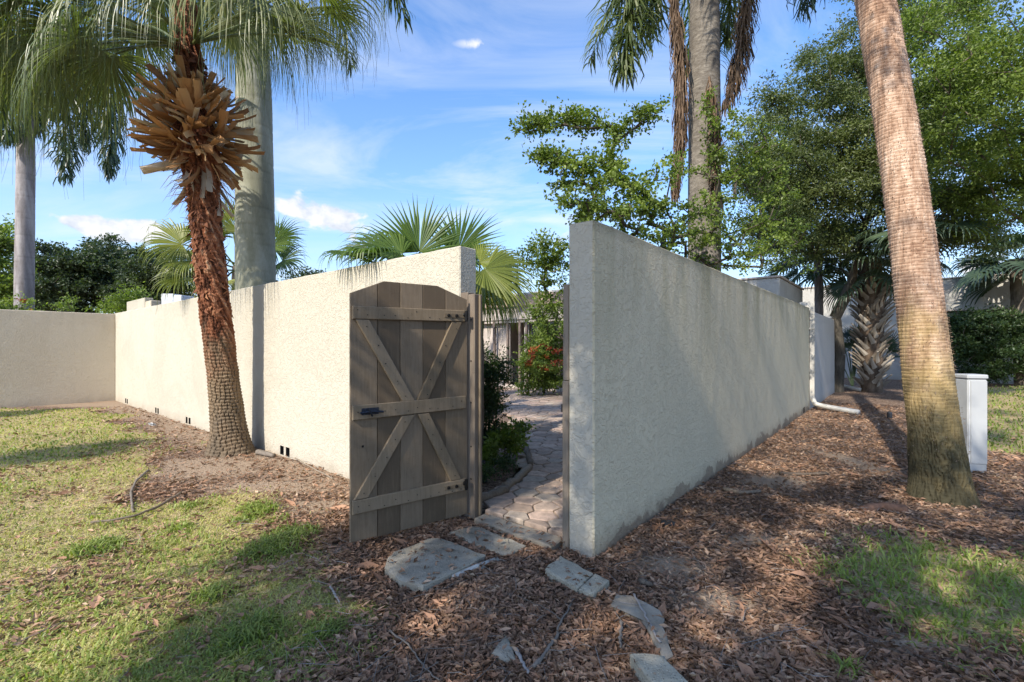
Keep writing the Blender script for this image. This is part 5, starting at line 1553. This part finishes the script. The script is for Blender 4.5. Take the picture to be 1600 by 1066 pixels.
# sprawling bush behind the shaded wall, with long arching boughs
arms = [[(1040, 400), (1000, 330), (950, 246), (962, 207), (925, 192), (896, 189), (850, 187), (818, 203)], [(950, 246), (962, 207), (1000, 182), (1032, 166)],
        [(1078, 360), (1030, 318), (1000, 300), (960, 268), (925, 250), (870, 243), (834, 248)], [(960, 268), (905, 262), (860, 240)]]
pts = []; sg = []
for arm in arms:
    A = np.array(arm, float); t0 = np.r_[0, np.cumsum(np.linalg.norm(np.diff(A, axis=0), axis=1))]
    for s in np.arange(30, t0[-1], 8.0):
        if s < t0[-1] * .30 and rng.random() < .8: continue
        x = np.interp(s, t0, A[:, 0]); y = np.interp(s, t0, A[:, 1])
        pts.append(D(x + rng.normal(0, 4), y + rng.normal(0, 6), 6.3 + rng.normal(0, .06))); sg.append(.085)
for (px, py, dep, rx, ry, n, dd) in [(828, 198, 6.3, 24, 20, 10, .15), (872, 190, 6.3, 26, 16, 8, .15), (905, 205, 6.3, 22, 18, 6, .15), (1010, 178, 6.3, 26, 16, 7, .15),
     (900, 275, 6.2, 40, 26, 22, .25), (905, 315, 6.0, 44, 26, 26, .3), (960, 290, 6.3, 50, 26, 22, .3), (985, 335, 6.3, 70, 26, 26, .3), (840, 252, 6.3, 20, 12, 5, .1), (1035, 270, 6.4, 24, 26, 10, .2),
     (1060, 345, 6.8, 70, 34, 30, .4), (1120, 350, 7.3, 80, 45, 40, .4), (1170, 385, 8.0, 80, 40, 40, .5), (1110, 280, 7.4, 40, 45, 20, .3), (1130, 215, 7.5, 35, 45, 20, .3), (1180, 300, 8, 60, 55, 28, .5),
     (1230, 400, 9.3, 60, 34, 26, .5), (1100, 400, 7.3, 90, 40, 24, .3), (1030, 380, 6.6, 70, 30, 20, .3), (1210, 340, 9, 70, 40, 22, .5), (1105, 160, 7.4, 16, 40, 8, .2), (1165, 235, 8.0, 34, 55, 34, .3), (1200, 260, 8.6, 40, 60, 34, .4), (940, 330, 6.1, 50, 20, 20, .2), (1020, 300, 6.5, 40, 30, 20, .2), (905, 180, 6.3, 40, 12, 8, .1)]:
    b = blob(px, py, dep, rx, ry, n, dd); pts += list(b[:max(3, int(n * .55))]); sg += [.105] * n
T = np.array(pts)
bp = Q(1.1, 4.4)
tr_bush = tree('sprawling_bush', 'light green small-leaved bush whose long boughs arch over the shaded wall', 'tree', [(bp[0], bp[1], -.1), (bp[0], bp[1], .8), (bp[0] + .02, bp[1] + .1, 1.6), (bp[0], bp[1], 2.2)], T, .08, M_leaf_bright, 66, .12, .050, r_tip=.0045, aspect=.72, step=.22, bark=M_bark_dk, nsides=5, alpha=.15, lift=.05)

# greenery behind the gateway
T = np.concatenate([blob(850, 405, 8.2, 38, 22, 12, .3), blob(872, 440, 8.2, 26, 40, 12, .3), blob(845, 470, 8.4, 22, 30, 8, .3), blob(868, 500, 8.4, 22, 40, 12, .3), blob(838, 385, 8, 26, 10, 5, .2), blob(862, 400, 8, 40, 30, 10, .3)])
bb = D(884, 540, 8.6)
tree('garden_tree', 'light green leafy tree hanging down inside the right side of the gateway', 'tree', [(bb[0], bb[1], 0), (bb[0], bb[1], .9), (bb[0], bb[1], 1.6)], T, .05, M_leaf_bright, 90, .16, .055, r_tip=.004, aspect=.6, step=.25, lift=.1)
b0 = D(850, 540, 13.9)
T = np.concatenate([blob(852, 545, 13.7, 36, 30, 34, .6), blob(845, 575, 13.5, 36, 26, 34, .6), blob(862, 515, 13.9, 28, 20, 14, .5), blob(828, 600, 13.5, 20, 12, 8, .4), blob(868, 596, 13.5, 18, 16, 10, .4)])
t = tree('flowering_bush', 'bright green bush with orange-red flowers at the end of the path', 'bush', [(b0[0], b0[1], 0), (b0[0], b0[1], .3), (b0[0], b0[1], .5)], T, .04, M_leaf_bright, 120, .20, .085, aspect=.5, step=.25)
Fl = np.concatenate([blob(848, 560, 13.1, 36, 32, 11, .3), blob(835, 575, 13.0, 20, 22, 4, .2), blob(872, 545, 13.1, 8, 10, 3, .2)]); m = MB(); foliage(m, Fl, 32, .07, .06, aspect=.7); m.build('flowers', M_flower, t, kind='stuff')
b0 = D(764, 540, 6.35)
T = np.concatenate([blob(762, 600, 6.3, 20, 40, 26, .25), blob(758, 650, 6.3, 24, 36, 26, .25), blob(770, 575, 6.3, 22, 22, 12, .2), blob(748, 560, 6.3, 12, 24, 8, .15), blob(785, 590, 6.3, 10, 12, 4, .1), blob(752, 690, 6.3, 18, 24, 10, .2)])
tree('garden_shrub', 'dark green shrub just inside the gateway beside the hinge post', 'shrub', [(b0[0], b0[1], 0), (b0[0], b0[1], .2), (b0[0], b0[1], .45)], T, .02, M_leaf_dark, 110, .13, .042, r_tip=.003, aspect=.5, step=.15, lift=.02)
b0 = D(788, 540, 5.9)
T = np.concatenate([blob(790, 690, 5.8, 26, 20, 18, .3), blob(806, 672, 6.2, 14, 14, 7, .2), blob(770, 708, 5.5, 18, 12, 8, .2)])
tree('bedding_plant', 'low bright green leafy plant inside the log-edged bed', 'plant', [(b0[0], b0[1], 0), (b0[0], b0[1], .05), (b0[0], b0[1], .1)], T, .008, M_leaf_bright, 60, .09, .06, r_tip=.002, aspect=.6, step=.1, lift=.02)
b0 = G(765, 745, .0)
T = np.concatenate([blob(760, 735, 4.9, 14, 10, 7, .15), blob(790, 722, 5.2, 16, 8, 7, .15)])
tree('ground_cover', 'sparse low dark leaves at the front of the log-edged bed', 'plant', [(b0[0], b0[1], 0), (b0[0], b0[1], .03), (b0[0], b0[1], .06)], T, .006, M_leaf_dark, 60, .08, .035, r_tip=.002, step=.1, lift=.02)
# log edging of the bed
for k, (a, b, r) in enumerate([((745, 787), (792, 770), .042), ((790, 768), (828, 734), .045), ((829, 731), (822, 700), .035)]):
    A = np.array([*G(*a, .05), .085]); B = np.array([*G(*b, .05), .085]); tt = np.linspace(0, 1, 12)[:, None]
    m = MB(); tube(m, A + (B - A) * tt + rng.normal(0, .006, (12, 3)), r * rng.uniform(.9, 1.1, 12), 9)
    m.build('edging_log', M_oldwood, smooth=True, label=['edging log of the garden bed nearest the hinge post', 'middle edging log curving round the garden bed', 'farthest short edging log of the garden bed'][k], cat='log', group='edging logs of the garden bed')
x0, y0 = G(751, 752); 
m = MB(); tube(m, [(x0, y0, 0), (x0, y0, .02), (x0, y0, .21), (x0, y0, .225)], [.075, .07, .055, .05], 14)
m.build('garden_light', M_black, label='small dark blue-black garden light housing at the foot of the shrub', cat='garden light')

# background trees on the left
def far_tree(label, px, dep, top, rx, leaf, n, nper, sig, size, base_r=.2, name='oak_tree', group='trees far behind the beige wall', low=None, cat='tree'):
    x0, y0 = D(px, 540, dep)[:2]
    hh = 1.5 + (540 - top - 16) / F * dep; wx = rx / F * dep; lo = low if low is not None else hh * .35
    out = []
    while len(out) < n:
        v = rng.uniform(-1, 1, 3)
        if np.linalg.norm(v) > 1: continue
        rr = 1 + .25 * math.sin(3 * math.atan2(v[1], v[0]) + px)
        out.append((x0 + v[0] * wx * rr, y0 + v[1] * wx * .7, (lo + hh) / 2 + v[2] * (hh - lo) / 2))
    return tree(name, label, cat, [(x0, y0, -.1), (x0, y0, lo * .5), (x0 + .1, y0, lo * .9)], np.array(out), base_r, leaf, nper, sig, size, step=.7, nsides=4, group=group, aspect=.55)
far_tree('dark spreading oak far behind the wall, right of the distant royal palm', 100, 30, 368, 75, M_leaf_far, 90, 260, .55, .19)
far_tree('dark oak with open branches in the middle of the far tree line', 185, 32, 352, 85, M_leaf_far, 96, 260, .55, .20)
far_tree('dark round oak at the right end of the far tree line', 250, 29, 372, 60, M_leaf_far, 70, 260, .5, .19)
far_tree('low dark treetop just over the sunlit wall, right of the smooth royal palm', 500, 34, 408, 55, M_leaf_far, 60, 200, .8, .20)
far_tree('light green feathery bush top above the beige wall', 205, 17, 440, 42, M_leaf_bright, 44, 170, .34, .085, .08, 'shrub', low=1.6, cat='shrub', group=None)
far_tree('bright green tree cut by the left edge of the picture', -12, 22, 325, 34, M_leaf_bright, 60, 190, .5, .15, .15, group=None)
far_tree('dark tree behind the left edge, beyond the distant royal palm', 30, 36, 395, 80, M_leaf_far, 80, 200, .9, .22)
# ixora hedge with flowers above the beige wall
A_ = Q(15.9, -.9); B_ = Q(15.9, -5.6)
pts = []
for k in range(95):
    f = rng.random(); pts.append((A_[0] + (B_[0] - A_[0]) * f + rng.normal(0, .25) - .2, A_[1] + (B_[1] - A_[1]) * f + rng.normal(0, .25) + .3, rng.uniform(1.6, 2.72)))
pts = np.array(pts); c = pts.mean(0)
t = tree('flowering_hedge', 'green hedge with reddish flower heads showing above the beige wall at far left', 'hedge', [(c[0], c[1], 0), (c[0], c[1], .6), (c[0], c[1], 1.2)], pts, .05, M_leaf_bright, 130, .22, .07, step=.4, alpha=.1)
Fl = pts[pts[:, 2] > 2.35][:9] + [0, -.1, .05]; m = MB(); foliage(m, Fl, 30, .07, .055, aspect=.9); m.build('flowers', M_flower, t, kind='stuff')

# round bush near the far building
x0, y0 = G(1540, 598); y0 += 1.0
T = np.concatenate([blob(1540, 525, 17.6, 66, 40, 70, 1.4, shell=.25), blob(1545, 560, 17.4, 62, 34, 50, 1.3, shell=.25), blob(1505, 515, 17.8, 34, 28, 18, .8), blob(1585, 520, 17.6, 40, 30, 20, .9)])
tree('round_bush', 'dense dark green rounded bush in front of the far white building', 'bush', [(x0, y0, 0), (x0, y0, .3), (x0, y0, .7)], T, .06, M_leaf_dark, 190, .30, .10, step=.4, aspect=.55)
x1 = D(1490, 540, 33)
far_tree('light green treetop peeping over the far building', 1486, 34, 418, 26, M_leaf_bright, 26, 160, .6, .16, .15, group=None)

# trees behind the viewer's left shoulder that shade the foreground
def shade_tree(label, foot_polys, hrange, trunk, rt, leaf, nper, sig, size):
    cot = 1 / math.tan(rad(EL)); out = []
    for poly, n, holes in foot_polys:
        P = np.array(poly); lo = P.min(0); hi = P.max(0); c = 0
        while c < n:
            f = rng.uniform(lo, hi)
            if sdpoly(np.array([f[0]]), np.array([f[1]]), poly)[0] < 0: continue
            if any(np.hypot((f[0] - hx) / hr, (f[1] - hy) / hr) < 1 for hx, hy, hr in holes) and rng.random() < .85: continue
            h = rng.uniform(*hrange)
            out.append((f[0] - LH[0] * h * cot, f[1] - LH[1] * h * cot, h)); c += 1
    return tree('shade_tree', label, 'tree', trunk, np.array(out), rt, leaf, nper, sig, size, step=.5, aspect=.55)
shade_tree('large tree behind the viewer whose crown shades the foreground and the gate', [
    ([(-1.05, 2.4), (-.75, 1.2), (5, .5), (7.0, 2.5), (6.2, 4.6), (3.6, 5.4), (1.6, 5.2), (.6, 5.2), (-.3, 5.2), (-.8, 4.6), (-1.0, 3.4)], 200,
     [(.75, 2.1, .27), (2.3, 2.6, .30), (3.2, 2.95, .34), (-.4, 2.5, .25), (1.6, 4.3, .36), (2.8, 4.5, .38), (.2, 3.7, .25), (.35, 5.2, .42), (-.4, 4.5, .36), (4.3, 3.6, .40), (4.6, 2.2, .3), (1.6, 2.0, .2)]),
    ([(1.4, 4.2), (2.9, 6.1), (2.2, 6.5), (1.2, 4.9)], 18, []), ([(-1.75, 1.9), (-1.1, 1.9), (-1.1, 3.0), (-1.45, 2.7)], 9, []), ([(-1.95, 3.35), (-1.25, 3.2), (-1.25, 3.7)], 5, [])],
    (5.2, 7.0), [(-3.2, -4.2, -.1), (-3.2, -4.1, 1.6), (-3.1, -3.9, 3.0), (-2.9, -3.7, 4.0)], .2, M_leaf_dense, 300, .26, .075)
shade_tree('second tree behind the viewer that dapples the mulch path and the ringed trunk', [
    ([(2.6, 6.0), (6.5, 4.6), (11, 6), (13, 11), (9, 13.5), (7.4, 11), (5.2, 9.2)], 46,
     [(3.3, 6.7, .55), (4.3, 8.0, .6), (5.6, 9.4, .7), (7.6, 6.4, .9), (4.6, 6.2, .5), (6.4, 7.8, .6)])],
    (8.0, 10.5), [(-1.5, -4.6, -.1), (-1.5, -4.5, 2.0), (-1.4, -4.2, 4.2), (-1.2, -3.6, 6.5)], .26, M_leaf_dense, 260, .45, .085)
for (cx, cy, lab) in [(-9.9, 1.75, 'fan palm outside the left edge that throws the nearer shadow on the lawn'), (-14.7, 5.5, 'fan palm outside the left edge that throws the shadow at the far wall')]:
    t = thing('fan_palm', lab, 'palm tree', (cx, cy, 0)); H = 4.7
    m = MB(); lathe(m, np.array([(cx, cy, -.1), (cx, cy, 2), (cx, cy, H)]), lambda s: s * 0 + .09, 24, 50, lambda T_, H_: ((ncyl(T_, H_, 3, 5, 3) - .5) * .04, .5 + (ncyl(T_, H_, 4, 6, 3) - .5))); m.build('trunk', M_bark, t)
    for j in range(16):
        a = j * 2.4; el = rng.uniform(-.5, 1.0); d = np.array([math.cos(a) * math.cos(el), math.sin(a) * math.cos(el), math.sin(el)])
        frond(t, np.array([cx, cy, H]) + d * .35, d + [0, 0, -.2], (0, 0, 1), .55, M_palm, (cx, cy, H), nseg=24, droop=.6, steps=4)

# ================================================================== HOUSE, FAR BUILDING, STREET THINGS
hs = thing('house', 'single-storey house with screened brown front across the garden beyond the gateway', 'house', (*C0, 0), YAW)
# local: x along U, y = -V
Y = -9.6
m = MB(); bevbox(m, 3.4, 14.5, Y - 7.5, Y - .12, 2.62, 3.32, .02); m.build('roof', M_stucco_house, hs, local=True)
m = MB(); bevbox(m, 3.38, 14.5, Y - .10, Y - .02, 2.86, 3.24, .01); m.build('fascia', M_trimbrown, hs, local=True)
m = MB(); bevbox(m, 3.38, 14.5, Y - .22, Y - .12, 2.40, 2.84, .01); m.build('soffit_board', M_houselt, hs, local=True)
m = MB(); box(m, 3.45, 14.5, Y - 7.5, Y - 2.2, 0, 2.6); m.build('wall', M_houselt, hs, local=True)
xs = [14.2, 12.6, 11.4, 10.55, 9.75, 9.1, 8.55, 8.25, 7.75, 6.9, 5.6, 4.2, 3.5]
for x in xs:
    m = MB(); bevbox(m, x - .045, x + .045, Y - .24, Y - .16, .07, 2.40, .006); m.build('screen_post', M_screen, hs, local=True)
m = MB(); bevbox(m, 3.5, 14.2, Y - .23, Y - .17, 2.30, 2.398, .005); m.build('screen_rail', M_houselt, hs, local=True)
m = MB(); bevbox(m, 3.5, 14.2, Y - .26, Y - .14, .0, .12, .005); m.build('sill', M_houselt, hs, local=True)
for (a, b, mat) in [(9.15, 10.5, M_houselt), (10.6, 12.5, M_houselt), (8.3, 8.5, M_pipe), (7.8, 8.2, M_glass), (6.95, 7.70, M_glass), (5.65, 6.85, M_glass), (4.3, 5.5, M_glass)]:
    m = MB(); box(m, a, b, Y - .42, Y - .38, .12, 2.30); m.build('panel' if mat is not M_glass else 'glass_pane', mat, hs, local=True)
m = MB(); th = np.linspace(0, 2 * np.pi, 22)
tube(m, np.stack([9.6 + .13 * np.cos(th), th * 0 + Y - .10, 1.85 + .32 * np.sin(th)], -1), .008, 5); tube(m, np.stack([9.5 + .10 * np.cos(th), th * 0 + Y - .10, 1.2 + .2 * np.sin(th)], -1), .008, 5)
m.build('garden_hoop', M_iron, label='thin dark metal hoops hanging on the garden-facing house panel', cat='ornament')
o = bpy.data.objects['garden_hoop']; o.location = (*C0, 0); o.rotation_euler = (0, 0, YAW)

fb = thing('building', 'long white flat-roofed building in the background on the right', 'building', (*C0, 0), YAW)
Y = -23.8
wm = MB(); wn = (-4.9, -1.9)    # window opening in x
for (a, b, z0, z1) in [(wn[1], 9.0, 0, 4.28), (-16, wn[0], 0, 4.28), (wn[0], wn[1], 2.95, 4.28), (wn[0], wn[1], 0, 1.0)]:
    box(wm, a, b, Y - 9, Y, z0 - (.1 if z0 == 0 else 0), z1)
wm.build('wall', M_stucco_house, fb, local=True)
m = MB(); bevbox(m, -16.05, 9.05, Y - 9.05, Y + .05, 4.283, 4.34, .01); m.build('coping', M_houselt, fb, local=True)
m = MB(); bevbox(m, wn[0] - .05, wn[1] + .05, Y + .003, Y + .12, 2.93, 3.0, .008); m.build('lintel', M_houselt, fb, local=True)
wd = MB(); 
for (a, b, z0, z1) in [(wn[0], wn[1], 2.87, 2.94), (wn[0], wn[1], 1.0, 1.07), (wn[0], wn[0] + .07, 1.07, 2.87), (wn[1] - .07, wn[1], 1.07, 2.87), (-3.43, -3.37, 1.07, 2.87)]: bevbox(wd, a + .002, b - .002, Y - .30, Y - .24, z0, z1, .004)
w = wd.build('window', M_screen, fb, local=True)
m = MB(); box(m, wn[0] + .01, wn[1] - .01, Y - .28, Y - .27, 1.02, 2.92); m.build('pane', M_glass, w, local=True)
for x in (-9.0, 1.5, 6):
    m = MB(); bevbox(m, x, x + .05, Y + .003, Y + .02, 0, 4.27, .004); m.build('control_joint', M_houselt, fb, local=True)
hb = thing('building', 'white parapet block showing over the far end of the shaded wall', 'building', (*C0, 0), YAW)
m = MB(); bevbox(m, .9, 5.0, -15.5, -11.6, .0, 3.36, .02); m.build('wall', M_stucco_house, hb, local=True)
m = MB(); bevbox(m, .86, 5.04, -15.54, -11.56, 3.365, 3.42, .01); m.build('coping', M_houselt, hb, local=True)
# rooftop units over the sunlit wall
for k, (px, w_) in enumerate([(268, 20), (284, 14)]):
    q = D(px, 466, 15.5); m = MB(); bevbox(m, q[0] - w_ / F * 7.5, q[0] + w_ / F * 7.5, q[1] - .2, q[1] + .4, 0, 1.5 + (540 - (460 + 2 * k)) / F * 15.5, .02)
    m.build('utility_box', M_cloth, label=['wider grey-white box top showing over the sunlit wall, left one', 'narrower grey-white box top over the sunlit wall, just right of the wider one'][k], cat='box')

# downspouts
def downspout(label, q, ztop, pts):
    t = thing('downspout', label, 'downspout', (*q, 0)); 
    m = MB()
    def rect_tube(m, P, hw=.045):
        P = np.array(P, float); n = len(P); V = []
        tg = np.gradient(P, axis=0); tg = nrm(tg)
        for k in range(n):
            a = nrm(np.cross(tg[k], np.array([.64, .768, 0.02]) if abs(tg[k][2]) > .3 else np.array([0, 0, 1.]))); b = np.cross(tg[k], a)
            V += [P[k] + a * hw + b * hw, P[k] - a * hw + b * hw, P[k] - a * hw - b * hw, P[k] + a * hw - b * hw]
        Fq = [[k * 4 + j, k * 4 + (j + 1) % 4, k * 4 + 4 + (j + 1) % 4, k * 4 + 4 + j] for k in range(n - 1) for j in range(4)]
        m.add(V, Fq, 0, .5); m.F.append((np.array([[m.n - 4, m.n - 3, m.n - 2, m.n - 1], [m.n - 4 * n + 3, m.n - 4 * n + 2, m.n - 4 * n + 1, m.n - 4 * n]]), 0))
    ou = np.array([-U[0], -U[1], 0])
    c = np.array([q[0], q[1], 0])
    rect_tube(m, [c - ou * .25 + [0, 0, ztop + .10], c - ou * .08 + [0, 0, ztop + .11], c + ou * 0 + [0, 0, ztop + .02], c + [0, 0, ztop - .12], c + [0, 0, 1.2], c + [0, 0, .26]])
    m.build('pipe', M_pipe, t)
    m = MB(); tube(m, [c + [0, 0, .27]] + [np.array(p) for p in pts], .058, 8); m.build('outlet_pipe', M_pipe, t, smooth=True)
    for z in (.9, 1.9):
        s = MB(); d = ou * .055; 
        V = [c + d * e + np.array([.64, .768, 0]) * f * .06 + [0, 0, z + g] for e in (-1, 1) for f in (-1, 1) for g in (-.015, .015)]
        s.add(V, [[0, 1, 3, 2], [4, 6, 7, 5], [0, 4, 5, 1], [2, 3, 7, 6], [0, 2, 6, 4], [1, 5, 7, 3]]); s.build('strap', M_pipe, t)
q = Q(-.055, 10.02); e1 = G(1280, 634, .08); e2 = G(1342, 645, .05)
downspout('nearer white downspout with long outlet pipe kicking out over the mulch', q, 2.38, [(q[0] + .03, q[1] - .05, .14), (q[0] + .15, q[1] - .15, .10), (e2[0], e2[1], .055)])
q = Q(-.055, 16.5)
downspout('farther white downspout at the end of the garden wall', q, 2.33, [(q[0] + .03, q[1] - .05, .14), (q[0] + .1, q[1] - .2, .10), (11.35, 15.2, .06)])

# utility pedestal
x0, y0 = G(1517, 739); y0 += .13; x0 = (1517 - 800) / F * y0
up_ = thing('utility_pedestal', 'pale grey square utility pedestal right of the ringed palm', 'utility box', (x0, y0, 0), rad(-12))
m = MB(); bevbox(m, -.098, .098, -.105, .105, -.05, 1.10, .012); m.build('body', M_box, up_, local=True)
m = MB(); bevbox(m, -.107, .107, -.118, .114, 1.102, 1.155, .014); m.build('cap', M_box, up_, local=True)
m = MB(); bevbox(m, -.070, .092, -.114, -.1065, .10, 1.08, .003); m.build('front_cover', M_box, up_, local=True)
m = MB(); bevbox(m, .099, .108, -.04, .04, .5, .56, .003); bevbox(m, -.088, -.080, -.111, -.1065, .0, 1.08, .001); m.build('latch', M_cloth, up_, local=True)
q = G(1502, 722); m = MB(); bevbox(m, q[0] - .028, q[0] + .028, q[1] - .012, q[1] + .012, -.05, .42, .006); m.build('marker_stake', M_yellow, label='short pale yellow stake leaning at the left of the pedestal', cat='stake')
# blue-grey bin
x0, y0 = G(1331, 589); 
b = thing('bin', 'small blue-grey bin between the wall end and the cabbage palm', 'bin', (x0, y0, 0))
m = MB(); tube(m, [(0, 0, 0), (0, 0, .05), (0, 0, .75), (0, 0, .8)], [.26, .28, .34, .35], 14); m.build('body', M_bin, b, local=True, smooth=False)
m = MB(); tube(m, [(0, 0, .803), (0, 0, .84), (0, 0, .87)], [.37, .36, .2], 14); m.build('lid', M_bin, b, local=True)
